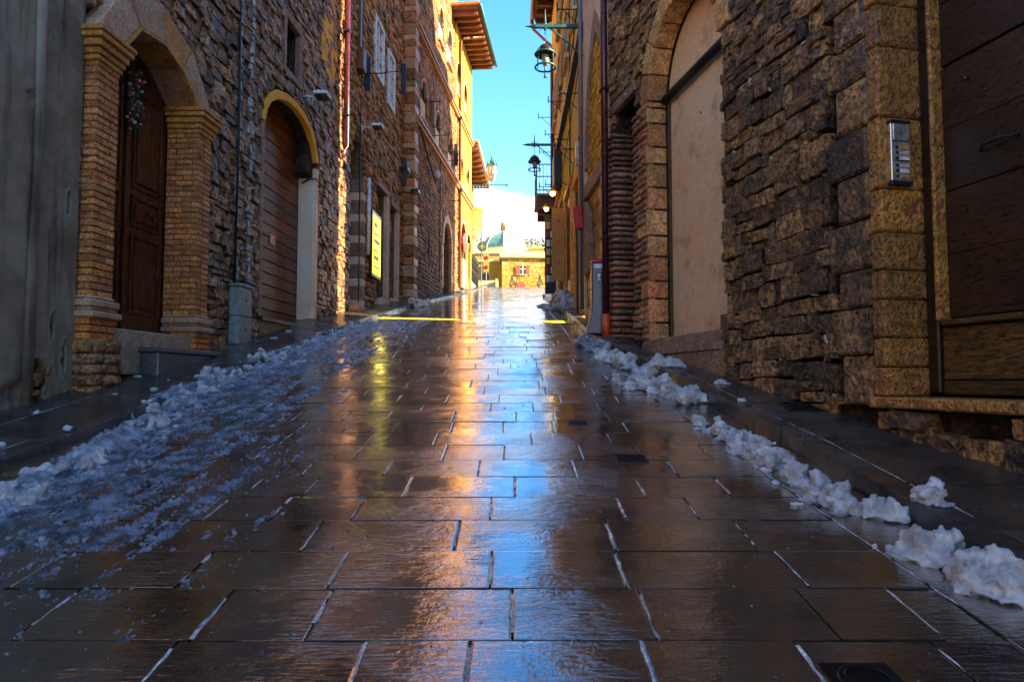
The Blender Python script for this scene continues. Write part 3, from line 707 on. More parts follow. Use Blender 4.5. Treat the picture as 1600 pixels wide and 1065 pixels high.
# portal -------------------------------------------------
for side, (a0, a1) in (('near', (6.03, 6.35)), ('far', (7.88, 8.17))):
    pil = MB(fB).box(a0 + .006, a1 - .006, -.29, .094, 1.86, 4.06).build('pilaster', 'brick_mortar', B, label='brick pilaster %s the portal' % ('left of' if side == 'near' else 'right of'))
    its = []; z = 1.9; k = 0
    while z < 4.03:
        h = .05; j = lambda: random.uniform(-.004, .004)
        if side == 'near':
            cut = a0 + (.21 if k % 2 else .105)
            for p0, p1 in ((a0, cut), (cut, a1)):
                its.append(((p0 + p1) / 2, .04 + j(), z + h / 2, p1 - p0 - .009, .125, h, (j(), j(), j())))
            its.append((a0 + .055, -.13, z + h / 2, .11, .2, h, (0, 0, j())))
        else:
            cut = -.29 + (.2 if k % 2 else .11); cut2 = cut + .2 if cut < 0 else .02
            for p0, p1 in ((-.29, cut), (cut, min(cut2, .1)), (min(cut2, .1), .1)):
                if p1 - p0 < .03: continue
                its.append((a0 + .06 + j(), (p0 + p1) / 2, z + h / 2, .12, p1 - p0 - .009, h, (0, j(), j())))
            its.append(((a0 + .13 + a1) / 2, .05 + j(), z + h / 2, a1 - a0 - .13, .1, h, (0, j(), j())))
        z += .0635; k += 1
    full = [BR for BR in BRICKS]
    place_pieces(fB, pil, its, full, 'brick', 299, 'brick', 'x')
    # capital and base mouldings
    cap = MB(fB)
    for (e, z0, z1) in ((.02, 4.04, 4.09), (.035, 4.094, 4.15), (.06, 4.154, 4.22), (.09, 4.224, 4.275), (.105, 4.279, 4.325)):
        cap.box(a0 - e, a1 + e, -.28, .1 + e, z0, z1)
    cap.build('capital', 'cap_stone', B, .008)
    bs = MB(fB)
    for (e, z0, z1) in ((.02, 1.87, 1.9), (.05, 1.80, 1.866), (.035, 1.765, 1.796), (.065, 1.70, 1.761)):
        bs.box(a0 - e, a1 + e, -.28, .1 + e, z0, z1)
    bs.build('pilaster_base', 'pink_stone', B, .014)
    its = []
    for q in range(4):
        zc = 1.67 - .065 * q
        for p0, p1 in (((a0 - .05, (a0 + a1) / 2 - .03 + .08 * (q % 2)), ((a0 + a1) / 2 - .03 + .08 * (q % 2), a1 + .05))):
            its.append(((p0 + p1) / 2, -.02, zc, p1 - p0 - .01, .3, .055, (0, 0, 0)))
    ped = MB(fB).box(a0 - .03, a1 + .03, -.28, .1, zr(a0) - .2, 1.69).build('pedestal', 'brick_mortar', B)
    place_pieces(fB, ped, its, BRICKS, 'brick', 99, 'brick', 'x')
    its = []; z = zr(a0) - .08
    while z < 1.42:
        h = random.uniform(.08, .13); its += [(a0 + .06, .0, z + h / 2, .24, .34, h, (.03, 0, .02)), (a1 - .06, .01, z + h / 2, .24, .34, h, (-.03, .03, 0))]; z += h - .004
    place_pieces(fB, ped, its, MEDIUM, 'plinth', 99, 'stone', 'x')
seg = list(zip(POUT, PIN)); 
cuts = [(0, 2), (2, 3), (3, 4), (4, 6)]
for q, (i, j) in enumerate(cuts):
    poly = [POUT[t] for t in range(i, j + 1)] + [PIN[t] for t in range(j, i - 1, -1)]
    c = (sum(p[0] for p in poly) / len(poly), sum(p[1] for p in poly) / len(poly))
    MB(fB).prism(grow(poly, c, .985), -.3, .10 + .006 * (q % 2)).build('voussoir', 'pink_stone' if q != 2 else 'cap_stone', B, .008)
sf = MB(fB)  # thin dark moulding following the inner edge
off = [(a, z - .02) for a, z in PIN]
sf.ring([(a, z - .002) for a, z in PIN], [(7.1 + (a - 7.1) * .965, z - .03) for a, z in PIN], .06, .112); sf.build('inner_moulding', 'cap_stone', B)
MB(fB).box(6.36, 7.87, -.34, .08, 1.2, 1.64).build('threshold', 'threshold', B, .012)
# two-leaf panelled door
dr = MB(fB); dr.box(6.36, 7.87, -.36, -.30, 1.65, 4.75); door = dr.build('door', 'door', B)
def panel(parent, a0, a1, z0, z1, o, mat='door', w=.035):
    f = MB(fB)
    f.box(a0, a1, o, o + .022, z0, z0 + w).box(a0, a1, o, o + .022, z1 - w, z1).box(a0, a0 + w, o, o + .022, z0 + w, z1 - w).box(a1 - w, a1, o, o + .022, z0 + w, z1 - w)
    f.build('panel_moulding', mat, parent, .006)
    MB(fB).box(a0 + w + .03, a1 - w - .03, o, o + .025, z0 + w + .03, z1 - w - .03, None).build('panel', mat, parent, .01)
for a0, a1 in ((6.42, 7.06), (7.17, 7.81)):
    panel(door, a0 + .06, a1 - .04, 1.86, 2.72, -.298); panel(door, a0 + .06, a1 - .04, 2.80, 3.14, -.298); panel(door, a0 + .06, a1 - .04, 3.22, 4.3, -.298)
    MB(fB).box(a0, a1, -.297, -.287, 1.67, 1.82).build('kick_rail', 'door', door, .004)
MB(fB).box(7.08, 7.15, -.298, -.265, 1.66, 4.6).build('meeting_stile', 'door', door, .008)
MB(fB).tube([(7.47, -.27, 2.97), (7.47, -.22, 2.99), (7.49, -.21, 2.93), (7.52, -.22, 2.9), (7.54, -.21, 2.95)], .012, 8).build('handle', 'iron', door, smooth=True)
# wreath of dried flowers
fW = Fr('L', 7.08, 4.0)
wr = thing('door_wreath', 'small bunch of dried red and white flowers hanging on the panelled door', 'wreath', fW)
rr = random.Random(11)
for nm, mat, cnt, sz in (('leaves', 'leaf', 60, .045), ('red_flowers', 'flower_red', 26, .022), ('white_flowers', 'flower_white', 34, .02)):
    m_ = MB(fW)
    for q in range(cnt):
        a = rr.gauss(7.1, .045); z = rr.uniform(3.78, 4.42); o = -.25 + rr.uniform(0, .09); s_ = sz * rr.uniform(.6, 1.3)
        t = rr.uniform(0, 3.1)
        if nm == 'leaves':
            i = [m_.v(a + s_ * .3 * math.cos(t + k) * (1 if k else 0), o + .012 * (k == 2), z + s_ * (k - 1) + .01 * math.sin(t * k)) for k in range(3)]
            i.append(m_.v(a + s_ * .5 * math.sin(t), o + .015, z)); m_.F += [[i[0], i[1], i[2]], [i[0], i[2], i[3]]]
        else:
            m_.lathe(a, o, [(s_ * .3, z - s_ * .6), (s_, z - s_ * .1), (s_ * .8, z + s_ * .5), (s_ * .2, z + s_ * .8)], 6)
    m_.build(nm, mat, wr, smooth=(nm != 'leaves'))
# dark slate block beside the portal step
fS = Fr('L', 7.4)
sb = thing('slate_step', 'low black slate step block with a lid in front of the brick portal', 'step', fS)
MB(fS).box(6.83, 8.05, .1, .28, zr(6.8) - .1, 1.425).build('side_panel', 'slate', sb, .006)
MB(fS).box(6.80, 8.09, .09, .30, 1.43, 1.475).build('lid', 'slate', sb, .006)
MB(fS).box(6.822, 6.829, .275, .285, zr(6.8), 1.42).build('corner_trim', 'joint_pale', sb)
# white lime scars running down the wall
for k, (a, z0, z1) in enumerate(((9.1, 2.5, 7.2), (9.46, 2.4, 7.4))):
    m_ = MB(fB); rr = random.Random(30 + k); z = z0
    while z < z1:
        h = rr.uniform(.05, .16)
        if rr.random() < .85:
            w_ = rr.uniform(.012, .04) * (1.5 if k else 1); c = a + .02 * math.sin(z * 3 + k)
            m_.box(c - w_, c + w_, -.06, .028 + rr.uniform(0, .02), z, z + h - rr.uniform(0, .04), (.006, .006))
        z += h
    m_.build('lime_scar', 'pale_mortar', B, .006, kind='stuff')
MB(fB).tube([(9.03, .03, 2.4), (9.05, .035, 4.2), (9.02, .03, 6.9)], .018, 8).build('cable_conduit', 'iron', B, smooth=True)
# garage -------------------------------------------------
MB(fB).ring(GO[1:-1], GI[1:-1], -.09, .022).build('arch_rim', 'rim', B, .006)
MB(fB).box(12.262, 12.288, -.30, -.02, 2.08, 4.82).build('jamb_plaster', 'cream', B, .004)
MB(fB).box(12.293, 12.416, -.09, .02, 2.08, 5.0).build('jamb_band', 'cream', B); MB(fB).box(9.86, 9.955, -.09, .02, 2.08, 4.97).build('jamb_band', 'grey_stone', B)
m_ = MB(fB); m_.box(9.9, 12.36, -.32, .06, 2.02, 2.075); m_.build('sill', 'slat', B, .006)
m_ = MB(fB); m_.box(9.88, 12.40, -.2, .03, .9, 2.015); m_.build('base_panel', 'base_plaster', B, .005)
v_ = MB(fB).box(10.86, 11.22, .02, .036, 1.74, 1.93).build('vent_grille', 'black', B)
for k in range(6): MB(fB).box(10.87, 11.21, .037, .044, 1.76 + k * .028, 1.77 + k * .028).build('vent_slat', 'iron', v_)
gd = MB(fB).box(9.9, 12.35, -.44, -.34, 2.0, 5.9).build('garage_door', 'dark', B)
z = 2.085; k = 0
while z < 5.7:
    h = .198; MB(fB).box(9.97, 12.27, -.345, -.305 + .004 * (k % 2), z, z + h - .012).build('board', 'slat', gd, .008); z += h; k += 1
st = MB(fB).box(11.0, 11.24, -.302, -.297, 3.36, 3.54).build('notice_plate', 'red', gd, label='small red notice with white lines of print')
for k in range(5): MB(fB).box(11.02, 11.22 - .03 * (k % 2), -.2965, -.295, 3.385 + k * .03, 3.397 + k * .03).build('print_line', 'white_metal', st)
# broken plaster under the arch, hanging cable
m_ = MB(fB); m_.prism([(12.0, 4.85), (12.29, 4.83), (12.29, 5.05), (12.18, 5.3), (12.05, 5.45), (12.1, 5.2)], -.3, -.05); m_.build('broken_plaster', 'mortar_l', B, .01)
m_ = MB(fB); m_.tube([(12.26, -.24, 4.72), (12.2, -.1, 4.78), (12.24, .03, 4.8), (12.3, .08, 4.72), (12.33, .06, 4.66), (12.31, .04, 4.7)], .013, 8); m_.build('iron_hook', 'iron', B, smooth=True)
m_ = MB(fB); m_.tube([(11.35, .05, 6.0), (11.7, .045, 5.85), (12.0, .045, 5.72), (12.25, .03, 5.5), (12.34, .0, 5.1), (12.31, -.02, 4.75)], .01, 6); m_.build('black_cable', 'iron', B, smooth=True)
# slot window
MB(fB).box(10.77, 11.36, -.35, -.3, 6.23, 7.01).build('slot_window', 'navy', B)
m_ = MB(fB)
for a0, a1, z0, z1 in ((10.66, 10.76, 6.2, 7.05), (11.37, 11.46, 6.2, 7.05), (10.66, 11.46, 7.02, 7.14), (10.64, 11.48, 6.1, 6.21)): m_.box(a0, a1, -.12, .02, z0, z1)
m_.build('slot_surround', 'grey_stone', B, .01)
# upper ochre patch of old plaster
m_ = MB(fB); m_.prism([(12.55, 7.2), (13.2, 6.9), (13.5, 7.6), (13.3, 8.6), (12.7, 8.8), (12.5, 8.0)], -.05, .012); m_.build('plaster_patch', 'rim', B, .01)
def flood(name, label, wall, a, z, out_, w_, body, group=None, droop=.1):
    fr = Fr(wall, a, z); t = thing(name, label, 'lamp', fr, group)
    MB(fr).tube([(a, -.03, z), (a, out_ * .5, z + .02), (a + .02, out_, z)], .014, 8).build('arm', body, t, smooth=True)
    MB(fr).box(a - .05, a + .05, -.04, .02, z - .06, z + .06).build('wall_plate', body, t, .006)
    h = MB(fr); h.prism([(a - w_ / 2, z - .0), (a + w_ / 2, z - .0), (a + w_ / 2 - .03, z + .07), (a - w_ / 2 + .03, z + .07)], out_, out_ + .24)
    h.build('housing', body, t, .01)
    MB(fr).box(a - w_ / 2 + .015, a + w_ / 2 - .015, out_ + .015, out_ + .225, z - .012, z - .001).build('lens', 'glass', t)
    return t
flood('flood_lamp', 'white floodlight on an arm above the arched wooden garage door', 'L', 11.45, 5.98, .26, .32, 'white_metal')
# burgundy downpipe
fP = Fr('L', 13.9)
dp = thing('downpipe', 'burgundy downpipe ending in an elbow left of the arched doorway', 'pipe', fP)
MB(fP).tube([(13.9, .085, 10.2), (13.9, .085, 5.98), (13.9, .08, 5.86), (13.87, .04, 5.78), (13.84, -.06, 5.74)], .058, 14).build('pipe', 'pipe', dp, smooth=True)
for z in (6.6, 8.4, 9.8): MB(fP).box(13.83, 13.97, -.02, .15, z, z + .035).build('bracket', 'iron', dp)
# utility cabinet
fU = Fr('L', 9.12)
uc = thing('utility_cabinet', 'slim grey green metal utility cabinet against the dark rubble wall', 'cabinet', fU)
MB(fU).box(8.95, 9.32, .0, .15, 1.62, 1.99).build('lower_body', 'cabinet', uc, .008)
MB(fU).box(8.95, 9.32, .0, .15, 1.998, 2.38).build('upper_body', 'cabinet', uc, .008)
MB(fU).box(8.93, 9.34, -.01, .165, 2.384, 2.42).build('lid', 'cabinet', uc, .008)
MB(fU).box(8.93, 9.45, .0, .18, 1.3, 1.61).build('concrete_base', 'concrete', uc, .01)
for z in (1.8, 2.2): MB(fU).box(9.12, 9.15, .15, .156, z, z + .03).build('lock', 'black', uc)

# ================================================================== shop house
fC = Fr('L', 17.0); Cc = thing('shop_house', 'warm brown stone house with shuttered shop doors, left side beyond the downpipe', 'house', fC)
DA = [(14.62, 5.75)] + arc(15.21, 5.75, .59, .85, 10)[1:-1] + [(15.8, 5.75)]
mb = MB(fC)
S1 = (17.05, 18.05, 3.2, [(17.05, 6.05), (18.05, 6.05)]); S2 = (18.62, 19.4, 3.38, [(18.62, 5.95), (19.4, 5.95)])
wall_open(mb, 14.5, 20.3, 0, 7.6, -.5, -.075, [(14.62, 15.8, 2.4, DA), S1, S2])
W1 = (16.57, 17.4, 8.82, [(16.57, 10.22), (17.4, 10.22)]); W2 = (18.02, 18.75, 8.62, [(18.02, 10.05), (18.75, 10.05)])
wall_open(mb, 14.5, 20.3, 7.6, 16.5, -.5, -.075, [W1, W2])
mb.box(14.5, 20.3, -5, -.6, 0, 16.5); mb.build('wall', 'mortar_c', Cc)
MB(fC).box(14.5, 20.3, -5.2, .2, 16.51, 16.7).build('roof', 'tile', Cc)
def maskC(a, z):
    if a < 14.56: return False
    for s0, s1, zb, pr_ in (S1, S2, W1, W2):
        if s0 - .06 < a < s1 + (.3 if zb < 4 else .06) and zb - .05 < z < pr_[0][1] + .06: return False
    if 14.56 < a < 15.86 and z < 5.75: return False
    if inside([(p[0], p[1]) for p in DA], a, z): return False
    return True
items = rubble(14.55, 20.32, lambda a: zr(a) - .1, vis_top, (.1, .19), (.15, .4), maskC, -.05, .13, .012, 8)
place_pieces(fC, Cc, items, LIGHT, 'rubble_c', 290, 'stone', 'small_stones', 'countless small stones of the shop house wall')
MB(fC).box(14.6, 15.82, -.4, -.34, 2.4, 6.7).build('door', 'old_wood', Cc)
z = 2.5; k = 0
while z < 5.6:
    h = .3 if k % 2 == 0 else .2
    MB(fC).box(15.62, 15.87, -.33, .012, z, z + h - .012).build('jamb_block', 'cream' if k % 2 else 'grey_stone', Cc, .012, label='pale jamb block' if k % 2 else None); z += h; k += 1
MB(fC).box(14.56, 15.9, -.2, .2, 2.2, zr(15.2) + .12).build('door_step', 'cap_stone', Cc, .012)
for (s0, s1, zb, pr_), zt in ((S1, 5.35), (S2, 5.2)):
    top = pr_[0][1]
    MB(fC).box(s1 + .005, s1 + .3, -.3, .02, zb - .3, top + .02).build('pale_jamb', 'pale_plaster', Cc, .01)
    MB(fC).box(s0 - .1, s1 + .3, -.3, .03, top + .022, top + .2).build('lintel', 'grey_stone', Cc, .01)
    sh = MB(fC).box(s0, s1, -.3, -.22, zb, zt).build('roller_shutter', 'shutter_wood', Cc)
    z = zb + .02
    while z < zt - .1: MB(fC).box(s0 + .01, s1 - .01, -.22, -.19, z, z + .13).build('shutter_slat', 'shutter_wood', sh, .008); z += .145
    MB(fC).box(s0, s1, -.26, -.22, zt + .05, top).build('transom_pane', 'amber', Cc)
    MB(fC).box(s0, s1, -.27, -.16, zt, zt + .05).build('transom_bar', 'old_wood', Cc)
    MB(fC).box(s0 - .05, s1 + .34, -.2, .16, zr(s0) - .2, zb).build('door_step', 'pale_plaster', Cc, .01)
for s0, s1, zb, pr_ in (W1, W2):
    top = pr_[0][1]; wn = MB(fC).box(s0, s1, -.16, -.12, zb, top).build('window', 'glass', Cc)
    f = MB(fC); w_ = .05
    f.box(s0 - .05, s0 + w_, -.1, .05, zb - .05, top + .05).box(s1 - w_, s1 + .05, -.1, .05, zb - .05, top + .05).box(s0 + w_, s1 - w_, -.1, .05, top - w_, top + .05).box(s0 + w_, s1 - w_, -.1, .05, zb - .05, zb + w_)
    f.build('frame', 'white_frame', wn, .005)
    m = (s0 + s1) / 2; MB(fC).box(m - .03, m + .03, -.09, .02, zb + w_, top - w_).build('mullion', 'white_frame', wn)
    for k in (1, 2):
        zz = zb + (top - zb) * k / 3
        for p0, p1 in ((s0 + w_, m - .031), (m + .031, s1 - w_)): MB(fC).box(p0, p1, -.09, .01, zz - .015, zz + .015).build('glazing_bar', 'white_frame', wn)
for a, z0, z1 in ((15.6, 7.9, 8.7), (19.75, 9.6, 10.5), (19.95, 6.95, 7.75)):
    MB(fC).box(a, a + .05, -.02, .15, z0, z1).build('open_shutter', 'navy', Cc, .005)
m_ = MB(fC); m_.box(14.95, 15.1, -.02, .08, 8.6, 14); m_.build('flue', 'brown_pipe', Cc, .01)
MB(fC).box(14.92, 15.2, -.02, .16, 8.1, 8.6).build('flue_cap', 'brown_pipe', Cc, .01)
m_ = MB(fC); m_.tube([(15.25, .03, 14), (15.25, .03, 5.2), (15.27, .03, 2.9)], .018, 6); m_.build('conduit', 'iron', Cc)
m_ = MB(fC); m_.tube([(15.5, .02, 8.25), (15.5, .55, 8.25)], .012, 6); m_.build('iron_rod', 'iron', Cc); m_ = MB(fC); m_.tube([(17.5, .02, 9.2), (17.5, .5, 9.22)], .012, 6); m_.build('iron_rod', 'iron', Cc)
MB(fC).tube([(15.98, .05, 4.1), (15.98, .05, 5.92)], .045, 10).build('white_pipe', 'white_metal', Cc, smooth=True)
flood('flood_lamp', 'cream floodlight on the wall above the dark arched doorway', 'L', 15.45, 6.95, .25, .3, 'white_metal')
flood('flood_lamp', 'black floodlight over the first shuttered shop door', 'L', 18.1, 6.75, .35, .42, 'black')
flood('flood_lamp', 'black floodlight over the second shuttered shop door beside the quoins', 'L', 19.7, 6.6, .35, .42, 'black')
fQ = Fr('L', 16.5)
ps = thing('poster_case', 'black wall showcase with a yellow poster between doorway and shop shutters', 'showcase', fQ)
MB(fQ).box(16.1, 17.0, -.02, .11, 3.62, 5.22).build('case', 'black', ps, .01)
MB(fQ).box(16.17, 16.93, .111, .118, 3.7, 5.12).build('poster', 'poster', ps)
for k in range(6): MB(fQ).box(16.24, 16.86 - .12 * (k % 3), .1185, .1195, 3.85 + k * .2, 3.9 + k * .2 + .05 * (k % 2)).build('print_block', 'poster_print', ps)

# ================================================================== tall brick house with string courses
fD = Fr('D', 25.0); D = thing('string_course_house', 'tall pink orange stone house with arched niches, string courses and wide eave', 'house', fD)
def gothic(c, zs, half, rise, n=6):
    return [(c - half, zs)] + [(c - half * math.cos(R(90 * k / n)), zs + rise * math.sin(R(90 * k / n)) ** .9) for k in range(1, n)] + [(c, zs + rise)] + [(c + half * math.cos(R(90 * k / n)), zs + rise * math.sin(R(90 * k / n)) ** .9) for k in range(n - 1, 0, -1)] + [(c + half, zs)]
niches = [(21.55, .36, 9.45, 10.35), (23.75, .36, 9.3, 10.2), (26.1, .36, 9.2, 10.15), (24.2, .4, 13.35, 14.2), (25.85, .42, 13.3, 14.2), (27.7, .42, 12.85, 13.75), (29.45, .42, 12.75, 13.65), (28.6, .3, 9.4, 10.2), (30.2, .36, 9.4, 10.2)]
nichepoly = [[(c - hf, zb)] + gothic(c, zt, hf, hf * 1.15) + [(c + hf, zb)] for c, hf, zb, zt in niches]
DD = [(24.75, 6.1)] + gothic(25.5, 6.1, .75, .95)[1:-1] + [(26.25, 6.1)]
ARC = [(28.95, .62, 7.1), (30.35, .55, 7.0)]
mb = MB(fD)
wall_open(mb, 20.3, 31.1, 1.5, 9.0, -.6, -.09, [(24.75, 26.25, 4.4, DD)] + [(c - h, c + h, 4.9, gothic(c, zs, h, h * 1.2)) for c, h, zs in ARC])
mb.box(20.3, 31.1, -.6, -.12, 9.0, 17.2); mb.box(20.3, 31.1, -7, -1.1, 1.5, 17.2); mb.box(20.3, 26.0, -6.9, -.1, 17.2, 23.5); mb.build('wall', 'mortar_d', D)
def maskD(a, z):
    for p in nichepoly:
        if inside(p, a, z): return False
    if 24.7 < a < 26.3 and z < 6.15: return False
    if inside(DD, a, z): return False
    for c, h, zs in ARC:
        if abs(a - c) < h + .05 and z < zs: return False
        if inside(grow(gothic(c, zs, h, h * 1.2), (c, zs), 1.1), a, z): return False
    return not (a < 20.6)
items = rubble(20.55, 31.1, lambda a: zr(a) - .1, lambda a: min(vis_top(a), 9.0), (.09, .17), (.18, .42), maskD, -.06, .13, .01, 18, .012, .015)
place_pieces(fD, D, items, LIGHT, 'rubble_d', 200, 'stone', 'small_stones', 'countless small stones of the lower wall')
items = rubble(20.55, 31.1, lambda a: 9.2, lambda a: min(vis_top(a) + 1, 16), (.14, .26), (.3, .7), maskD, -.075, .1, .01, 19, .006, .008)
place_pieces(fD, D, items, LIGHT, 'rubble_d', 90, 'stone', 'upper_stones', 'smoother plastered stones of the upper storeys')
m_ = MB(fD); m_.box(28.2, 31.1, -.08, -.0, 9.4, 15.6); 
up = MB(fD)
ops = [(c - hf, c + hf, zb, gothic(c, zt, hf, hf * 1.15)) for c, hf, zb, zt in niches if c > 27.4 and zb > 12]
wall_open(up, 27.0, 31.12, 12.2, 15.7, -.1, .012, ops)
ops = [(c - hf, c + hf, zb, gothic(c, zt, hf, hf * 1.15)) for c, hf, zb, zt in niches if c > 28 and zb < 12]
wall_open(up, 27.95, 31.12, 9.2, 12.2, -.1, .012, ops)
up.build('yellow_plaster', 'ochre', D, label='sunlit yellow plaster at the far end of the upper wall')
up = MB(fD); wall_open(up, 28.0, 31.12, 5, 8.95, -.1, .012, [(c - h, c + h, 5, gothic(c, zs, h, h * 1.2)) for c, h, zs in ARC]); up.build('orange_plaster', 'ochre', D)
for (c, hf, zb, zt), po in zip(niches, nichepoly):
    n_ = MB(fD).box(c - hf, c + hf, -.115, -.105, zb, zt + hf * 1.2).build('niche_window', 'dark', D)
    MB(fD).box(c - hf + .02, c + hf - .02, -.1, -.05, zb, zb + (zt - zb) * .75).build('niche_infill', 'pale_plaster', n_)
    g = gothic(c, zt, hf, hf * 1.15); MB(fD).ring(grow(g, (c, zt), 1.18), g, -.09, .02).build('niche_arch', 'pink_stone', n_, .006)
    MB(fD).box(c - hf - .06, c + hf + .06, -.09, .07, zb - .08, zb - .005).build('sill', 'pink_stone', n_)
for z, e, a0, a1 in ((9.05, .16, 20.28, 31.2), (13.0 - .98, .13, 20.28, 31.2)):
    m_ = MB(fD); m_.box(a0, a1, -.1, e, z, z + .1).box(a0, a1, -.1, e * .6, z - .09, z - .004); m_.build('string_course', 'arch_stone', D, .008)
# quoins on the return facing down the street
z = 2.9; k = 0; rr = random.Random(77)
while z < 15.5:
    h = rr.choice((.18, .24, .3, .36)); d_ = .12 if k % 2 else .0
    MB(fD).box(20.22, 20.62 + d_, -.5, .02 + rr.uniform(0, .015), z, z + h - .014).build('quoin', ('pink_stone', 'arch_stone', 'rubble_d')[k % 3], D, .012); z += h; k += 1
# doorway and arcade
MB(fD).box(24.72, 26.28, -.55, -.45, 4.2, 7.2).build('door', 'dark', D)
g = gothic(25.5, 6.1, .75, .95); MB(fD).ring(grow(g, (25.5, 6.1), 1.3), g, -.1, .03).build('door_arch', 'pink_stone', D, .01)
z = 4.5; k = 0
while z < 6.1: MB(fD).box(26.255, 26.5 + .08 * (k % 2), -.4, .02, z, min(z + .38, 6.09)).build('jamb_block', 'pink_stone', D, .01); MB(fD).box(24.5 - .08 * (k % 2), 24.745, -.4, .02, z, min(z + .38, 6.09)).build('jamb_block', 'pink_stone', D, .01); z += .39; k += 1
for c, h, zs in ARC:
    g = gothic(c, zs, h, h * 1.2); MB(fD).ring(grow(g, (c, zs), 1.2), g, -.1, .04).build('arcade_arch', 'arch_stone', D, .01)
    MB(fD).box(c - h, c + h, -.6, -.5, 4.8, 8.2).build('arcade_door', 'dark', D)
MB(fD).lathe(29.66, .0, [(.13, 4.9), (.13, 5.3), (.1, 5.35), (.1, 6.8), (.13, 6.85), (.16, 7.05), (.17, 7.1)], 12).build('column', 'arch_stone', D, smooth=True)
# eave
ev = MB(fD).box(26.2, 31.3, -7, 1.02, 15.78, 15.86).build('eave_boards', 'rafter', D)
for k in range(11): MB(fD).box(26.4 + k * .47, 26.52 + k * .47, -.1, .98, 15.62, 15.775).build('rafter', 'rafter', ev)
MB(fD).box(26.1, 31.4, -7, 1.1, 15.87, 16.0).build('roof', 'tile', D, .02)
MB(fD).tube([(26.1, 1.12, 15.86), (31.4, 1.12, 15.86)], .07, 8).build('gutter', 'teal_iron', D, smooth=True)
MB(fD).box(20.2, 26.1, -7, .25, 23.51, 23.7).build('roof', 'tile', D, label='higher near part of the roof')
fP2 = Fr('D', 27.7)
dp = thing('downpipe', 'tall brown downpipe on the pink stone house, bent out under the eave', 'pipe', fP2)
MB(fP2).tube([(28.4, .98, 15.75), (27.75, .2, 15.35), (27.7, .08, 15.2), (27.7, .08, 4.9)], .06, 10).build('pipe', 'brown_pipe', dp, smooth=True)
MB(fP2).box(27.62, 27.78, -.02, .17, 8.85, 9.0).build('bracket', 'iron', dp); MB(fP2).box(27.62, 27.78, -.02, .17, 11.9, 12.0).build('bracket', 'iron', dp)
# irons, wires
m_ = MB(fD)
for a, z, l_ in ((23.1, 9.55, .5), (24.4, 9.4, .45), (25.2, 9.35, .5), (26.8, 9.3, .5), (22.3, 10.4, .35), (27.2, 7.6, .4), (25.9, 8.0, .4), (28.9, 8.3, .4)):
    m_.tube([(a, -.02, z), (a, l_, z)], .013, 6).tube([(a, l_, z - .16), (a, l_, z + .1)], .016, 6)
m_.build('iron_bracket', 'iron', D, kind='stuff')
def sag(p0, p1, s_, n=12): return [tuple(p0[i] + (p1[i] - p0[i]) * k / n - (s_ * 4 * (k / n) * (1 - k / n) if i == 2 else 0) for i in range(3)) for k in range(n + 1)]
m_ = MB(fD); m_.tube(sag((20.4, .1, 12.9), (25.4, .3, 13.8), .35), .016, 5).tube(sag((20.4, .1, 11.5), (25.4, .2, 13.2), .3), .009, 5).tube(sag((20.5, .06, 9.1), (22.8, .12, 7.8), .05), .03, 6); m_.build('cable', 'iron', D)
MB(fD).box(22.6, 22.9, -.03, .1, 9.75, 10.6).build('open_shutter', 'grey_stone', D, .01)
MB(fD).box(26.9, 26.95, -.02, .14, 9.7, 10.6).build('open_shutter', 'navy', D, .006)
MB(fD).lathe(23.1, .12, [(.01, 8.05), (.09, 8.12), (.1, 8.22), (.02, 8.34)], 10).build('globe_lamp', 'white_metal', D, smooth=True)
m_ = MB(fD); m_.tube([(24.0, .03, 9.0), (24.0, .03, 4.6)], .02, 6); m_.build('conduit', 'iron', D)
MB(fD).box(22.3, 22.42, -.09, .015, 5.2, 6.0).build('slit_window', 'dark', D)
fRS = Fr('D', 29.0)
rs = thing('red_sign', 'red oval shop sign hanging inside the first yellow arcade arch', 'sign', fRS)
MB(fRS).prism(arc(29.0, 7.0, .32, .42, 16, 0, 337), .02, .07).build('board', 'red', rs, .008); MB(fRS).tube([(29, -.1, 7.5), (29, .06, 7.42)], .015, 6).build('hanger', 'iron', rs)
MB(fRS).box(28.75, 29.25, -.2, .05, 5.05, 6.3).build('display_panel', 'lantern_glass', rs, .01)
# iron gate / railing in front of the arcade
fG = Fr('W', 33.3, None, -1.98, -.075)
ga = thing('iron_railing', 'dark iron railing panel on a stone kerb beside the yellow arcade', 'railing', fG)
MB(fG).box(-.08, .12, -2.8, 2.6, -.2, .2).build('stone_kerb', 'pale_stone', ga, .01)
MB(fG).box(0, .03, -2.7, 2.5, .9, .95).build('rail', 'iron', ga); MB(fG).box(0, .03, -2.7, 2.5, .3, .35).build('rail', 'iron', ga); MB(fG).box(0, .03, -2.7, 2.5, 1.55, 1.62).build('rail', 'iron', ga); MB(fG).box(0, .03, -2.7, 2.5, 1.28, 1.31).build('rail', 'iron', ga)
for k in range(40): MB(fG).box(.005, .025, -2.68 + k * .132, -2.655 + k * .132, .2, 1.75).build('baluster', 'iron', ga)
MB(fG).box(-.012, -.004, -2.66, 2.45, .36, 1.27).build('back_sheet', 'rafter', ga)
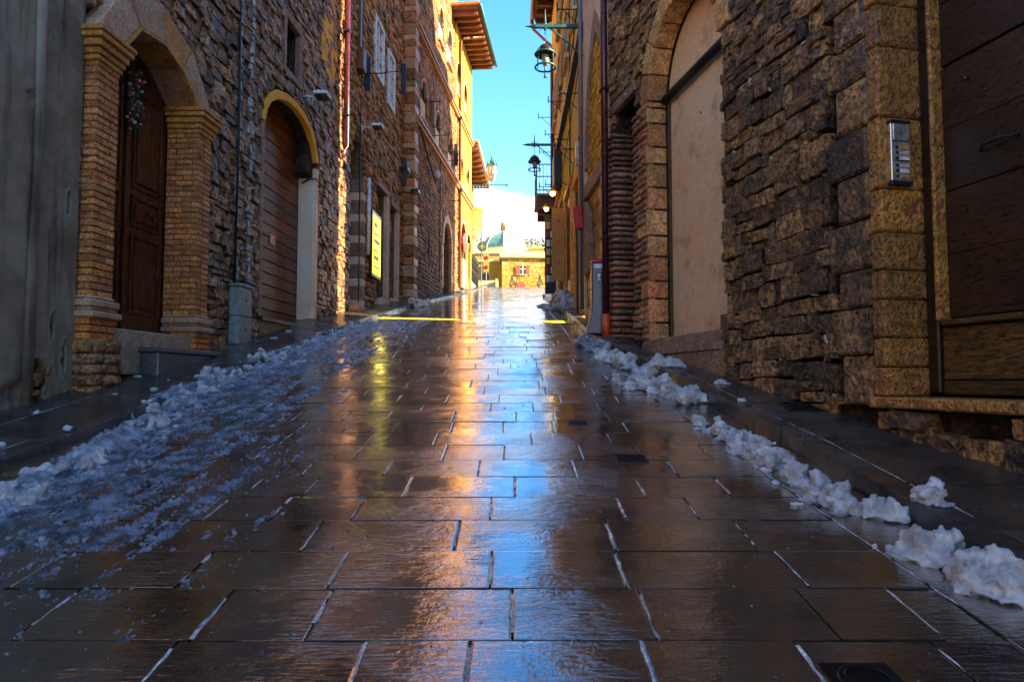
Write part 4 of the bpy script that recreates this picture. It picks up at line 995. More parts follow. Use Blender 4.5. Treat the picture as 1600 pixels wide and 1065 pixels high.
# ================================================================== yellow house further up
fE = Fr('W', 37.0, None, -2.55, -.04)
E_ = thing('yellow_house', 'yellow plastered house with a short tiled eave and corbelled balcony, beyond the arcade', 'house', fE)
z0 = fE.z0
MB(fE).box(-6, 0, -5.6, 4.5, -2, 12.9 - z0).build('wall', 'ochre', E_)
MB(fE).box(-6, 1.0, -3.2, 4.8, 13.05 - z0, 13.2 - z0).build('roof', 'tile', E_, .02); MB(fE).box(-6, .95, -3.1, 4.7, 12.95 - z0, 13.045 - z0).build('eave_boards', 'rafter', E_)
for k in range(8): MB(fE).box(0, .9, -3 + k * .9, -2.85 + k * .9, 12.78 - z0, 12.94 - z0).build('rafter', 'rafter', E_)
MB(fE).box(.0, .06, -1.5, -.7, 10.6 - z0, 12 - z0).build('window_shutter', 'shutter_red', E_)
fBal = Fr('W', 33.9, None, -2.2)
bl = thing('corbel_balcony', 'rounded yellow stone balcony on a stepped corbel at the house corner', 'balcony', fBal); z0 = fBal.z0
MB(fBal).lathe(.12, 0, [(.58, 8.75 - z0), (.6, 9.5 - z0), (.66, 9.55 - z0), (.66, 9.68 - z0), (.5, 9.7 - z0)], 24).build('parapet', 'ochre', bl, smooth=False)
MB(fBal).lathe(.08, 0, [(.05, 7.7 - z0), (.2, 7.95 - z0), (.24, 8.1 - z0), (.42, 8.3 - z0), (.48, 8.5 - z0), (.57, 8.62 - z0), (.57, 8.74 - z0)], 24).build('corbel', 'arch_stone', bl)
def wall_lantern(label, fr, a, o, z, h, w_, mat='teal_iron'):
    """square hanging lantern, top at z"""
    t = thing('lantern', label, 'lantern', fr)
    fz = fr.z0 if not fr.wall else 0
    Z = lambda q: q - fz if not fr.wall else q
    c = MB(fr); c.lathe(a, o, [(.01, Z(z)), (w_ * .15, Z(z - h * .12)), (w_ * .22, Z(z - h * .2)), (w_ * .62, Z(z - h * .34)), (w_ * .6, Z(z - h * .38))], 6); c.build('crown', mat, t)
    MB(fr).lathe(a, o, [(w_ * .5, Z(z - h * .385)), (w_ * .32, Z(z - h * .82))], 6).build('glass', 'lantern_glass', t)
    for k in range(6):
        an = 2 * math.pi * k / 6
        MB(fr).tube([(a + w_ * .53 * math.cos(an), o + w_ * .53 * math.sin(an), Z(z - h * .37)), (a + w_ * .34 * math.cos(an), o + w_ * .34 * math.sin(an), Z(z - h * .84))], w_ * .035, 5).build('glazing_bar', mat, t)
    MB(fr).lathe(a, o, [(w_ * .38, Z(z - h * .82)), (w_ * .3, Z(z - h * .9)), (w_ * .06, Z(z - h * .95)), (.015, Z(z - h))], 8).build('base', mat, t)
    return t
# street lantern standing on a scrolled bracket, left far
fLL = Fr('W', 35.0, None, -2.1)
lz = 11.25 - fLL.z0
ll = thing('bracket_lantern', 'verdigris iron lantern standing on a long scrolled wall bracket before the cloud', 'lantern', fLL)
m_ = MB(fLL); m_.tube([(-.2, 0, lz), (1.85, 0, lz)], .028, 6); m_.build('arm', 'teal_iron', ll)
m_ = MB(fLL); m_.tube([(1.05, 0, lz - .6), (1.05, 0, lz + .25)], .024, 6); m_.lathe(1.05, 0, [(.01, lz - .62), (.035, lz - .55), (.01, lz - .4)], 6); m_.lathe(1.85, 0, [(.05, lz - .05), (.05, lz + .05)], 6); m_.build('finial', 'teal_iron', ll)
m_ = MB(fLL)
for k in range(5): m_.tube([(.1 + k * .16, 0, lz), (.1 + k * .16, 0, lz - .5 + k * .09)], .012, 5)
for k in range(3): m_.tube([(0, 0, lz - .13 - k * .13), (.75 - k * .2, 0, lz - .13 - k * .13)], .012, 5)
m_.tube([(.55 + .12 * math.cos(t * .5), 0, lz + .1 + .12 * math.sin(t * .5)) for t in range(13)], .014, 5); m_.build('scroll', 'teal_iron', ll)
MB(fLL).lathe(1.05, 0, [(.12, lz + .25), (.2, lz + .35), (.24, lz + .95), (.26, lz + 1.0)], 6).build('glass', 'lantern_glass', ll)
m_ = MB(fLL); m_.lathe(1.05, 0, [(.3, lz + 1.0), (.2, lz + 1.12), (.08, lz + 1.3), (.01, lz + 1.55)], 6); m_.build('crown', 'teal_iron', ll)
for k in range(6):
    an = 2 * math.pi * k / 6
    MB(fLL).tube([(1.05 + .15 * math.cos(an), .15 * math.sin(an), lz + .22), (1.05 + .27 * math.cos(an), .27 * math.sin(an), lz + .6), (1.05 + .27 * math.cos(an), .27 * math.sin(an), lz + 1.02), (1.05 + .2 * math.cos(an), .2 * math.sin(an), lz + 1.3)], .02, 5).build('frame_bar', 'teal_iron', ll)
# ================================================================== rough stone house, right
fR = Fr('R', 6.0); RH = thing('stone_house', 'dark rough stone house on the right with wooden door and tall arched recess', 'house', fR)
RA = [(6.73, 4.66)] + arc(7.58, 4.66, .85, .92, 16)[1:-1] + [(8.43, 4.66)]
mb = MB(fR)
wall_open(mb, -10, 9.84, -3, 5.8, -.6, -.06, [(2.9, 4.62, 1.0, [(2.9, 4.75), (4.62, 4.75)]), (6.73, 8.43, 1.5, RA), (8.92, 9.62, 1.3, [(8.92, 4.98), (9.62, 4.98)])])
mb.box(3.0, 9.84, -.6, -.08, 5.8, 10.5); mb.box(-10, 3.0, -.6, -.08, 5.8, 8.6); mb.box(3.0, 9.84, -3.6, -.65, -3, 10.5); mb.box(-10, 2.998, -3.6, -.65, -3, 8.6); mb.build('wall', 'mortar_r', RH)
MB(fR).box(3.0, 9.84, -3.8, .15, 10.51, 10.7).build('roof', 'tile', RH); MB(fR).box(-10, 2.99, -3.8, .15, 8.61, 8.8).build('roof', 'tile', RH, label='lower roof nearer the camera')
RING = [(7.58 + (a - 7.58) * 1.27, 4.66 + (z - 4.66) * 1.27) for a, z in RA]
def maskR(a, z):
    if 2.8 < a < 5.06 and .75 < z < 5.6: return False
    if 6.66 < a < 8.78 and z < 4.66: return False
    if inside(RING, a, z): return False
    if 8.4 < a < 9.84 and z < 4.72: return False
    if 8.86 < a < 9.7 and z < 5.05: return False
    return True
items = rubble(4.64, 6.72, lambda a: zr(a) - .05, vis_top, (.08, .22), (.1, .38), maskR, -.065, .17, .02, 41, .009, .022)
items += rubble(6.72, 9.84, lambda a: 4.6, vis_top, (.07, .17), (.09, .3), maskR, -.06, .16, .02, 42, .007, .022)
items += rubble(2.0, 4.64, lambda a: zr(a) - .2, lambda a: .93, (.1, .2), (.15, .34), lambda a, z: z < .96, -.03, .16, .02, 43, .01, .03)
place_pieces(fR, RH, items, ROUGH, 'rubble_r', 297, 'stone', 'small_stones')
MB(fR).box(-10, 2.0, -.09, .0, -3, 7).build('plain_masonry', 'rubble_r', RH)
rr = random.Random(202); its = []
for k in range(110):
    a = rr.uniform(5.1, 9.8); z = rr.uniform(zr(a) + .15, vis_top(a) - .5)
    if not maskR(a, z): continue
    up_ = rr.random() < .35; l_ = rr.uniform(.02, .09); t_ = rr.uniform(.008, .02)
    its.append((a, -.0 + rr.uniform(-.025, .01), z, t_ if up_ else l_, .05, l_ if up_ else t_, (rr.uniform(-.3, .3), 0, 0)))
place_pieces(fR, RH, its, MEDIUM, 'pale_mortar', 0, 'x', 'mortar_crumbs', 'pale crumbs of old lime mortar in the joints')
# near doorway: jamb stones, door, ledge
z = 1.04; k = 0; rr = random.Random(3)
while z < 4.8:
    h = rr.choice((.24, .3, .38, .5)) if z > 1.9 else rr.choice((.2, .26))
    MB(fR).box(4.585, 4.70, -.34, .012 + rr.uniform(0, .012), z, z + h - .008).build('jamb_stone', 'jamb', RH, .014); z += h; k += 1
od = MB(fR).box(2.9, 4.6, -.46, -.40, 1.05, 4.8).build('door', 'old_wood', RH)
for k, z in enumerate((1.56, 1.98, 2.41, 2.83, 3.27, 3.7, 4.14)):
    MB(fR).box(3.05, 4.47, -.40, -.372 + .003 * (k % 2), z, z + .425 if k < 6 else 4.7).build('board', 'old_wood', od, .007)
for a0, a1, e in ((4.49, 4.583, .05), (4.455, 4.488, .075)):
    MB(fR).box(a0, a1, -.40, -.36 + e, 1.06 if e < .06 else 1.54, 4.75).build('door_frame', 'jamb' if e > .06 else 'old_wood', od, .01, label='worn golden brown frame moulding' if e > .06 else None)
MB(fR).box(2.95, 4.454, -.40, -.29, 1.505, 1.545).build('moulding', 'rail_wood', od, .01)
MB(fR).box(2.92, 4.485, -.40, -.335, 1.15, 1.50).build('bottom_rail', 'rail_wood', od, .008)
MB(fR).box(2.92, 4.485, -.40, -.33, 1.055, 1.144).build('bottom_rail', 'rail_wood', od, .008)
m_ = MB(fR); m_.tube([(3.92, -.37, 2.61), (3.96, -.32, 2.61), (4.02, -.33, 2.62), (4.08, -.31, 2.61), (4.14, -.33, 2.61), (4.18, -.37, 2.60)], [.01, .009, .015, .009, .01, .008], 8); m_.build('door_pull', 'iron', od, smooth=True)
m_ = MB(fR)
for a, z in ((3.3, 1.8), (4.2, 1.8), (3.5, 2.2), (4.3, 2.25), (3.4, 3.05), (4.25, 3.1), (3.7, 1.35), (4.25, 1.3)): m_.lathe(a, -.352, [(.014, z - .01), (.014, z + .01)], 6)
m_.build('nail_heads', 'iron', od, kind='stuff')
lg = MB(fR); lg.slab([(2.5, -.38), (4.57, -.38), (4.60, -.1), (4.72, .02), (4.66, .10), (4.4, .07), (3.9, .09), (3.3, .075), (2.5, .09)], .965, 1.035); lg.build('door_ledge', 'jamb', RH, .012)
MB(fR).box(2.0, 4.75, -.38, -.04, .2, .96).build('ledge_masonry', 'mortar_r', RH)
# dressed corner stones beside the doorway
z = zr(5) + .2; k = 0
while z < 5.6:
    h = rr.uniform(.24, .36); MB(fR).box(4.703, 5.02 + .1 * (k % 2), -.12, .012 + rr.uniform(0, .02), z, z + h - .012).build('corner_stone', 'rubble_r', RH, .02); z += h; k += 1
# intercom on the door reveal (faces down the street)
fI = Fr('R', 4.55, 2.5)
ic = thing('intercom', 'brushed metal door intercom with name plates on the ochre jamb', 'intercom', fI)
MB(fI).box(4.555, 4.584, -.20, -.05, 2.50, 2.90).build('housing', 'alu', ic, .004)
MB(fI).box(4.548, 4.585, -.208, -.042, 2.90, 2.922).build('top_cap', 'black', ic, .003); MB(fI).box(4.546, 4.585, -.208, -.042, 2.47, 2.499).build('bottom_cap', 'black', ic, .003)
MB(fI).box(4.550, 4.5545, -.19, -.07, 2.785, 2.895).build('speaker_panel', 'alu', ic)
for g in range(2):
    for k in range(3):
        z = 2.52 + g * .125 + k * .037
        MB(fI).box(4.550, 4.5545, -.185, -.115, z, z + .026).build('name_plate', ('amber', 'white_metal', 'lantern_glass')[(k + g) % 3], ic)
        MB(fI).box(4.549, 4.5545, -.105, -.08, z + .003, z + .022).build('button', 'black', ic, .001)
m_ = MB(fI)
for k in range(20): m_.lathe(4.551, -.16 + .02 * (k % 4), [(.004, 2.80 + .015 * (k // 4)), (.004, 2.806 + .015 * (k // 4))], 6)
m_.build('speaker_holes', 'black', ic, kind='stuff')
MB(fI).box(4.551, 4.5545, -.195, -.06, 2.637, 2.643).build('divider', 'black', ic); MB(fI).box(4.551, 4.5545, -.195, -.06, 2.772, 2.778).build('divider', 'black', ic)
# arched recess
cp = MB(fR).box(6.5, 8.6, -.34, -.27, 1.5, 5.8).build('recess_panel', 'cream_r', RH, label='cream plaster panel filling the arched recess')
z = 1.62; k = 0
hs_ = [.24, .3, .22, .31, .26, .33, .28, .3, .22, .3, .2, .14]
for k, h in enumerate(hs_):
    MB(fR).box(8.425, 8.66 + .1 * (k % 2), -.235, .014 + .012 * (k % 3), z, min(z + h, 4.66) - .008).build('jamb_block', 'arch_stone', RH, .014); z += h
    if z > 4.62: break
for k in range(9):
    t0, t1 = R(180 * k / 9 + .4), R(180 * (k + 1) / 9 - .4); q = []
    for rr_, ts in ((.832, (t0, (t0 + t1) / 2, t1)), (1.08, (t1, (t0 + t1) / 2, t0))):
        q += [(7.58 + rr_ * math.cos(t), 4.66 + rr_ * 1.08 * math.sin(t)) for t in ts]
    MB(fR).prism(q, -.235, .02 + .008 * (k % 2)).build('voussoir', 'arch_stone', RH, .012)
MB(fR).box(8.365, 8.42, -.268, -.235, 1.62, 4.68).build('frame_strip', 'rail_wood', RH, .004)
m_ = MB(fR); m_.tube([(8.44, -.2, 4.67), (6.72, -.2, 4.72)], .05, 8); m_.build('tie_bar', 'iron', RH, smooth=True)
MB(fR).box(6.731, 6.78, -.268, -.1, 1.62, 5.0).build('black_edge', 'black', RH)
MB(fR).box(6.79, 7.2, -.265, -.24, 1.66, 1.84).build('kick_plate', 'slate', RH, .004)
MB(fR).box(6.70, 7.5, -.28, .045, 1.45, 1.648).build('sill_slab', 'grey_stone', RH, .008); MB(fR).box(7.506, 8.34, -.28, .045, 1.45, 1.645).build('sill_slab', 'grey_stone', RH, .008)
MB(fR).box(6.72, 8.36, -.2, .025, .7, 1.447).build('base_panel', 'base_plaster', RH)
MB(fR).box(8.37, 8.62, -.09, .05, 1.1, 1.62).build('corner_block', 'grey_stone', RH, .02)
for a, z, w_ in ((7.0, 2.95, .012), (7.6, 4.2, .01), (7.15, 4.35, .01), (6.95, 3.4, .007)): MB(fR).lathe(a, -.268, [(w_, z - w_), (w_, z + w_)], 8).build('screw', 'iron', cp)
# thin brick piers with a narrow dark opening between them
rr = random.Random(9); its = []
z = zr(9.2) + .08
while z < 4.62:
    h = rr.uniform(.07, .098)
    its.append((9.705, -.16, z + h / 2, .24, .42, h - .014, (0, 0, rr.uniform(-.03, .03))))
    if z < 4.55:
        c = rr.uniform(8.62, 8.78)
        its.append(((8.46 + c) / 2, -.06 + rr.uniform(-.012, .015), z + h / 2, c - 8.46, .2, h - .016, (0, 0, rr.uniform(-.03, .03))))
        its.append(((c + 8.92) / 2, -.06 + rr.uniform(-.012, .015), z + h / 2, 8.92 - c - .01, .2, h - .016, (0, 0, rr.uniform(-.03, .03))))
    z += h
place_pieces(fR, RH, its, MEDIUM, 'thin_brick', 299, 'thin_brick', 'x')
MB(fR).box(8.92, 9.62, -.62, -.5, 1.3, 5.0).build('niche_back', 'dark', RH)
MB(fR).box(8.86, 9.7, -.3, .015, 4.985, 5.14).build('niche_lintel', 'grey_stone', RH, .015)
fP3 = Fr('R', 9.8)
dp = thing('downpipe', 'dark burgundy downpipe with an orange boot beside the thin brick pier', 'pipe', fP3)
MB(fP3).tube([(9.86, .07, 10.5), (9.86, .07, 2.1)], .05, 14).build('pipe', 'pipe', dp, smooth=True)
MB(fP3).tube([(9.86, .07, 2.1), (9.86, .07, zr(9.8) + .1)], .062, 14).build('boot', 'orange_pipe', dp, smooth=True)
for z in (3.2, 5.4, 7.6): MB(fP3).box(9.79, 9.93, -.02, .13, z, z + .03).build('bracket', 'iron', dp)
for z in (3.75, 4.02): MB(fP3).box(9.9, 9.96, .02, .1, z, z + .14).build('meter_box', 'white_metal', dp, .006)

# ================================================================== arched brick house, right
fF = Fr('G', 11.1); F1 = thing('arch_house', 'narrow plastered house with a tall pointed arch of yellow brick, right side', 'house', fF)
PA = [(10.02, 4.9), (10.1, 5.7), (10.28, 6.25), (10.53, 6.75), (10.79, 7.1), (11.08, 7.35), (11.37, 7.1), (11.63, 6.75), (11.87, 6.25), (12.04, 5.7), (12.12, 4.9)]
mb = MB(fF); wall_open(mb, 9.88, 12.22, 0, 9, -.5, 0, [(10.02, 12.12, 1.4, PA)]); mb.box(9.88, 12.22, -.5, 0, 9, 12.8); mb.slab([(9.95, -.505), (12.1, -.505), (11.3, -3.4), (10.9, -3.4)], 0, 12.8)
mb.build('wall', 'pale_plaster', F1)
MB(fF).box(9.9, 12.2, -2, .1, 12.81, 12.95).build('roof', 'tile', F1)
PI = grow(PA, (11.07, 4.9), .84)
MB(fF).ring(PA, PI, -.3, .004).build('arch_band', 'grey_stone', F1, .008)
MB(fF).box(10.0, 12.16, -.32, -.06, 4.6, 7.4).build('brick_infill', 'yellow_brick', F1)
its = []; z = 4.62; k = 0; rr = random.Random(17)
PI2 = [(a, z) for a, z in PI]
while z < 6.9:
    a = 10.25 + (.12 if k % 2 else 0)
    while a < 12.0:
        if (inside([(10.15, 4.4)] + PI2 + [(12.0, 4.4)], a + .12, z + .05)): its.append((a + .12, -.065 + rr.uniform(-.006, .008), z + .03, .225, .06, .056, (0, 0, 0)))
        a += .24
    z += .072; k += 1
place_pieces(fF, F1, its, BRICKS, 'gold_brick', 290, 'brick', 'bricks')
MB(fF).box(10.0, 12.19, -.3, .03, 4.35, 4.6).build('impost_band', 'grey_stone', F1, .01)
MB(fF).box(10.0, 12.2, -.3, -.04, 1.3, 4.345).build('pier', 'cap_stone', F1, .01)
its = rubble(10.02, 12.14, lambda a: zr(a) + .05, lambda a: 4.3, (.26, .38), (.4, .7), lambda a, z: True, -.06, .08, 0, 61, .012, .008)
place_pieces(fF, F1, its, LIGHT, 'jamb', 99, 'pier_block', 'x')
MB(fF).prism([(11.3, 3.0), (12.1, 3.0), (12.1, 4.2), (11.9, 4.3), (11.5, 4.0)], -.03, .05).build('old_plaster', 'grey_stone', F1, .02)
m_ = MB(fF); m_.tube([(11.08 + .13 * math.cos(R(40 + 28 * k)), .03, 7.7 + .13 * math.sin(R(40 + 28 * k))) for k in range(11)], .02, 6); m_.build('iron_ring', 'iron', F1)
m_ = MB(fF); m_.tube([(12.17, .06, 12.7), (12.17, .06, 2.4)], .04, 10); m_.build('grey_pipe', 'grey_metal', F1, smooth=True)
fRd = Fr('G', 12.1, 3.9)
sg = thing('red_sign_box', 'red box sign tilted out from the wall beside the yellow brick arch', 'sign', fRd)
m_ = MB(fRd); i = [m_.v(a, o, z) for a in (12.02, 12.18) for o, z in ((.05, 3.86), (.2, 3.82), (.24, 4.22), (.08, 4.26))]
m_.F += [i[:4][::-1], i[4:]] + [[i[k], i[(k + 1) % 4], i[4 + (k + 1) % 4], i[4 + k]] for k in range(4)]; m_.build('box', 'red', sg, .006)
m_ = MB(fRd); m_.tube([(12.1, -.02, 4.2), (12.1, .1, 4.2)], .015, 6); m_.build('bracket', 'iron', sg)
# ================================================================== long yellow house, right
fY = Fr('F', 18.0); Y1 = thing('yellow_facade_house', 'long yellow and orange plastered house with shops along the right side', 'house', fY)
mb = MB(fY); mb.slab([(12.86, 0), (24.2, 0), (24.2, -7), (11.1, -7)], .5, 13.1); mb.slab([(12.86, -.003), (24.19, -.003), (24.19, -6.9), (11.13, -6.9)], 13.1, 14.26); mb.slab([(12.86, -.006), (20.4, -.006), (20.4, -6.8), (11.15, -6.8)], 14.26, 18.6); mb.build('wall', 'yellow', Y1)
for a0, a1, z0, z1, o, mat in ((12.89, 15.2, 2.2, 8.0, .02, 'orange'), (15.2, 18.4, 2.5, 8.0, .012, 'yellow'), (18.4, 24.19, 3, 8.0, .025, 'yellow'), (12.89, 14.1, 8.2, 13.0, .015, 'pale_plaster'), (14.1, 24.18, 8.2, 14.1, .01, 'yellow')):
    MB(fY).box(a0, a1, -.02, o, z0, z1).build('plaster_panel', mat, Y1)
MB(fY).box(20.45, 24.4, -3, .62, 14.27, 14.39).build('eave_boards', 'rafter', Y1); MB(fY).box(20.42, 24.5, -6.8, .68, 14.4, 14.55).build('roof', 'tile', Y1, .02)
for k in range(7): MB(fY).box(20.6 + k * .6, 20.72 + k * .6, .0, .58, 14.12, 14.265).build('rafter', 'rafter', Y1)
m_ = MB(fY); m_.tube([(20.45, .72, 14.3), (24.5, .72, 14.3)], .075, 8); m_.build('gutter', 'brown_pipe', Y1, smooth=True); m_ = MB(fY); m_.tube([(24.3, .72, 14.25), (24.25, .66, 13.9), (23.4, .12, 12.9), (22.95, .1, 12.5), (22.95, .08, 11.6), (22.95, .08, 4.2)], .055, 8); m_.build('gutter_pipe', 'brown_pipe', Y1, smooth=True)
MB(fY).box(12.95, 21.8, .0, .14, 8.02, 8.14).build('dark_cornice', 'iron', Y1)
for a, w_, zt, mat in ((14.3, .5, 5.2, 'dark'), (16.6, .7, 5.6, 'old_wood'), (18.9, .8, 5.9, 'dark'), (20.8, .8, 6.4, 'old_wood'), (22.6, .6, 6.4, 'dark')):
    d_ = MB(fY).box(a - w_, a + w_, -.01, .045, zr(a) - .1, zt).build('shop_door', mat, Y1)
    MB(fY).box(a - w_ - .18, a - w_ - .01, -.01, .09, zr(a) - .1, zt + .15).build('door_jamb', 'cap_stone', d_, .01); MB(fY).box(a + w_ + .01, a + w_ + .18, -.01, .09, zr(a) - .1, zt + .15).build('door_jamb', 'cap_stone', d_, .01)
    MB(fY).box(a - w_ - .2, a + w_ + .2, -.01, .11, zt + .155, zt + .32).build('door_lintel', 'cap_stone', d_, .01)
for a, z in ((14.9, 9.3), (17.3, 9.4), (19.8, 9.5), (22.2, 9.6), (17.3, 11.6), (19.8, 11.6)):
    wn = MB(fY).box(a - .42, a + .42, .012, .03, z, z + 1.3).build('window', 'glass', Y1)
    f = MB(fY); f.box(a - .5, a - .42, .0, .06, z - .06, z + 1.36).box(a + .42, a + .5, .0, .06, z - .06, z + 1.36).box(a - .42, a + .42, 0, .06, z + 1.3, z + 1.36).box(a - .55, a + .55, 0, .12, z - .14, z - .062); f.build('frame', 'pale_stone', wn, .006)
    MB(fY).box(a + .52, a + .92, .03, .07, z, z + 1.3).build('open_shutter', 'banner', wn); MB(fY).box(a - .92, a - .52, .03, .07, z, z + 1.3).build('open_shutter', 'banner', wn)
m_ = MB(fY)
for a, z, l_ in ((13.9, 8.9, .5), (14.6, 7.4, .4), (15.6, 6.5, .45), (16.9, 7.2, .4), (18.4, 8.8, .45), (20.2, 7.0, .45), (21.2, 8.9, .4), (23.2, 9.0, .5), (23.6, 7.9, .5), (23.9, 10.5, .5)):
    m_.tube([(a, -.02, z), (a, l_, z)], .014, 5).tube([(a, l_, z - .05), (a, l_, z + .14)], .014, 5).tube([(a, .03, z - .35), (a, l_ * .8, z)], .01, 5)
m_.build('iron_flag_holder', 'iron', Y1, kind='stuff')
m_ = MB(fY)
for k in range(5):
    z = 5.4 + k * 1.45; m_.tube(sag((13.3, .05, z + 1), (19, .07, z), .12), .012, 5)
m_.tube(sag((14, .04, 12.5), (15.3, .05, 8.4), 0), .014, 5).tube(sag((16.1, .04, 12.8), (16.3, .05, 4), 0), .018, 5).tube(sag((13.6, .05, 13), (13.6, .05, 3), 0), .03, 6); m_.build('wires', 'iron', Y1, kind='stuff')
MB(fY).box(13.9, 14.1, .0, .12, 5.6, 6.1).build('house_number_plate', 'lantern_glass', Y1, .01)
MB(fY).box(19.2, 20.3, .03, .24, 6.7, 7.7).build('dark_awning', 'iron', Y1, .02)
for k, (a, z) in enumerate(((17.4, 6.05), (20.6, 6.45))):
    fr = Fr('F', a, z); lp = thing('shop_lamp', ('nearer' if k == 0 else 'farther') + ' of two lit yellow shop lamps on curved arms, right facade', 'lamp', fr, 'lit shop lamps')
    MB(fr).tube([(a, .0, z + .1), (a, .2, z + .22), (a, .36, z + .12), (a, .4, z + .02)], .014, 6).build('arm', 'iron', lp, smooth=True)
    MB(fr).lathe(a, .4, [(.03, z + .05), (.13, z - .06), (.12, z - .07)], 12).build('shade', 'amber', lp); MB(fr).lathe(a, .4, [(.01, z - .02), (.07, z - .08), (.06, z - .14), (.01, z - .17)], 10).build('bulb', 'bulb', lp, smooth=True)
fHb = Fr('F', 17.6, 4.0)
hb = thing('cloth_banner', 'narrow orange cloth banner with red hearts by the shop doors', 'banner', fHb)
MB(fHb).box(17.5, 17.52, .1, .42, 3.7, 5.6).build('cloth', 'banner', hb)
for z in (4.1, 4.65, 5.2): MB(fHb).prism_a([(.26, z), (.31, z + .06), (.305, z + .095), (.28, z + .1), (.26, z + .08), (.24, z + .1), (.215, z + .095), (.21, z + .06)], 17.485, 17.499).build('heart', 'red', hb)
MB(fHb).tube([(17.51, 0, 5.62), (17.51, .45, 5.62)], .012, 6).build('rod', 'iron', hb)
fPr = Fr('F', 21.5)
pk = thing('postcard_rack', 'tall dark rack of pale postcards beside the far shop door', 'rack', fPr)
MB(fPr).box(21.2, 21.24, .1, .42, zr(21.2) + .2, 6.3).build('frame', 'iron', pk)
for k in range(7):
    for q in range(2): MB(fPr).box(21.18, 21.198, .13 + q * .14, .24 + q * .14, 4.2 + k * .28, 4.4 + k * .28).build('postcard', ('lantern_glass', 'white_metal', 'flower_red', 'poster_print')[(k + q) % 4], pk)
# wall lanterns on the right
def bell_lantern(label, a, z, arm, sc, mat):
    fr = Fr('F', a, z); t = thing('hanging_lantern', label, 'lantern', fr); o = arm - .2 * sc
    m_ = MB(fr); m_.box(a - .035, a + .035, 0, arm, z - .03, z + .03); m_.lathe(a, arm - .2 * sc, [(.005, z + .35 * sc), (.02, z + .1), (.035, z + .05), (.035, z - .05), (.01, z - .09)], 8); m_.tube([(a, arm, z), (a, arm + .2 * sc, z)], [.045, .003], 8); m_.build('arm', mat, t)
    MB(fr).tube([(a, o - .1, z - .03), (a, .03, z - .62 * sc)], .016, 6).build('brace', mat, t)
    m_ = MB(fr)
    for q in (-1, 1):
        for s_ in (-1, 1): m_.tube([(a, o, z), (a + .03 * q, o + .12 * s_ * sc, z + .1 * q)], .01, 5)
    m_.build('star_boss', mat, t)
    m_ = MB(fr); zc = z - .08
    for k in range(5):
        c = zc - k * .052 * sc
        m_.tube([(a + (.018 * math.cos(R(60 * j)) if k % 2 else 0), o + (0 if k % 2 else .018 * math.cos(R(60 * j))), c - .03 * sc + .034 * sc * math.sin(R(60 * j))) for j in range(6)], .006, 5, closed=True)
    m_.build('chain', mat, t)
    zt = z - .36 * sc; r_ = .2 * sc
    MB(fr).lathe(a, o, [(.01, zt), (r_ * .45, zt - .03 * sc), (r_ * .78, zt - .1 * sc), (r_ * .93, zt - .19 * sc), (r_ * .9, zt - .2 * sc)], 18).build('dome', 'iron', t, smooth=True)
    for zz in (zt - .2 * sc, zt - .46 * sc):
        MB(fr).tube([(a + r_ * math.cos(R(20 * j)), o + r_ * math.sin(R(20 * j)), zz) for j in range(18)], .018 * sc, 6, closed=True).build('ring', mat, t, smooth=True)
    for j in range(4):
        an = R(45 + 90 * j); MB(fr).tube([(a, o, zt + .02), (a + r_ * .8 * math.cos(an), o + r_ * .8 * math.sin(an), zt - .05 * sc), (a + r_ * 1.02 * math.cos(an), o + r_ * 1.02 * math.sin(an), zt - .2 * sc), (a + r_ * 1.02 * math.cos(an), o + r_ * 1.02 * math.sin(an), zt - .46 * sc)], .008 * sc, 5).build('cage_bar', mat, t, smooth=True)
    MB(fr).lathe(a, o, [(.06 * sc, zt - .15 * sc), (.075 * sc, zt - .25 * sc), (.05 * sc, zt - .42 * sc)], 12).build('glass', 'lantern_glass', t, smooth=True)
    MB(fr).lathe(a, o, [(.02 * sc, zt - .2 * sc), (.02 * sc, zt - .6 * sc), (.035 * sc, zt - .66 * sc)], 8).build('stem', mat, t)
bell_lantern('dark dome lantern hanging by a chain from a wall bracket against the sky, nearest', 13.0, 8.05, 1.0, 1., 'teal_iron')
bell_lantern('smaller verdigris dome lantern hanging in front of the iron balcony', 20.6, 8.35, .95, .95, 'teal_iron')
fB2 = Fr('F', 23.0)
bc = thing('iron_balcony', 'balcony with verdigris iron railing on wooden brackets, far right facade', 'balcony', fB2)
MB(fB2).box(21.9, 24.1, .0, .66, 7.1, 7.2).build('floor_slab', 'grey_stone', bc, .01)
for a in (22.0, 22.9, 23.9): MB(fB2).box(a, a + .14, .0, .55, 6.75, 7.09).build('bracket', 'rafter', bc)
m_ = MB(fB2)
for z in (7.3, 7.75, 8.15): m_.box(21.92, 24.08, .62, .645, z, z + .03).box(21.92, 21.945, .02, .618, z, z + .03)
m_.build('rail', 'teal_iron', bc)
for k in range(16): MB(fB2).box(21.95 + k * .142, 21.965 + k * .142, .625, .64, 7.2, 8.15).build('baluster', 'teal_iron', bc)
for k in range(5): MB(fB2).box(21.925, 21.94, .06 + k * .12, .075 + k * .12, 7.2, 8.15).build('baluster', 'teal_iron', bc)
fPl = Fr('F', 24.1, 5.7)
pt = thing('wall_plant', 'small trailing green plant in a wall pot at the far corner', 'plant', fPl)
MB(fPl).lathe(24.1, .2, [(.06, 5.55), (.12, 5.8), (.13, 5.82)], 10).build('pot', 'pot', pt)
m_ = MB(fPl); rr = random.Random(4)
for k in range(160):
    a = 24.1 + rr.gauss(0, .14); o = .2 + rr.gauss(0, .14); z = 5.95 + rr.gauss(0, .2); s_ = .06
    i = [m_.v(a, o, z), m_.v(a + rr.uniform(-s_, s_), o + rr.uniform(-s_, s_), z + rr.uniform(-s_, s_)), m_.v(a + rr.uniform(-s_, s_), o + rr.uniform(-s_, s_), z + rr.uniform(-s_, s_))]; m_.F.append(i)
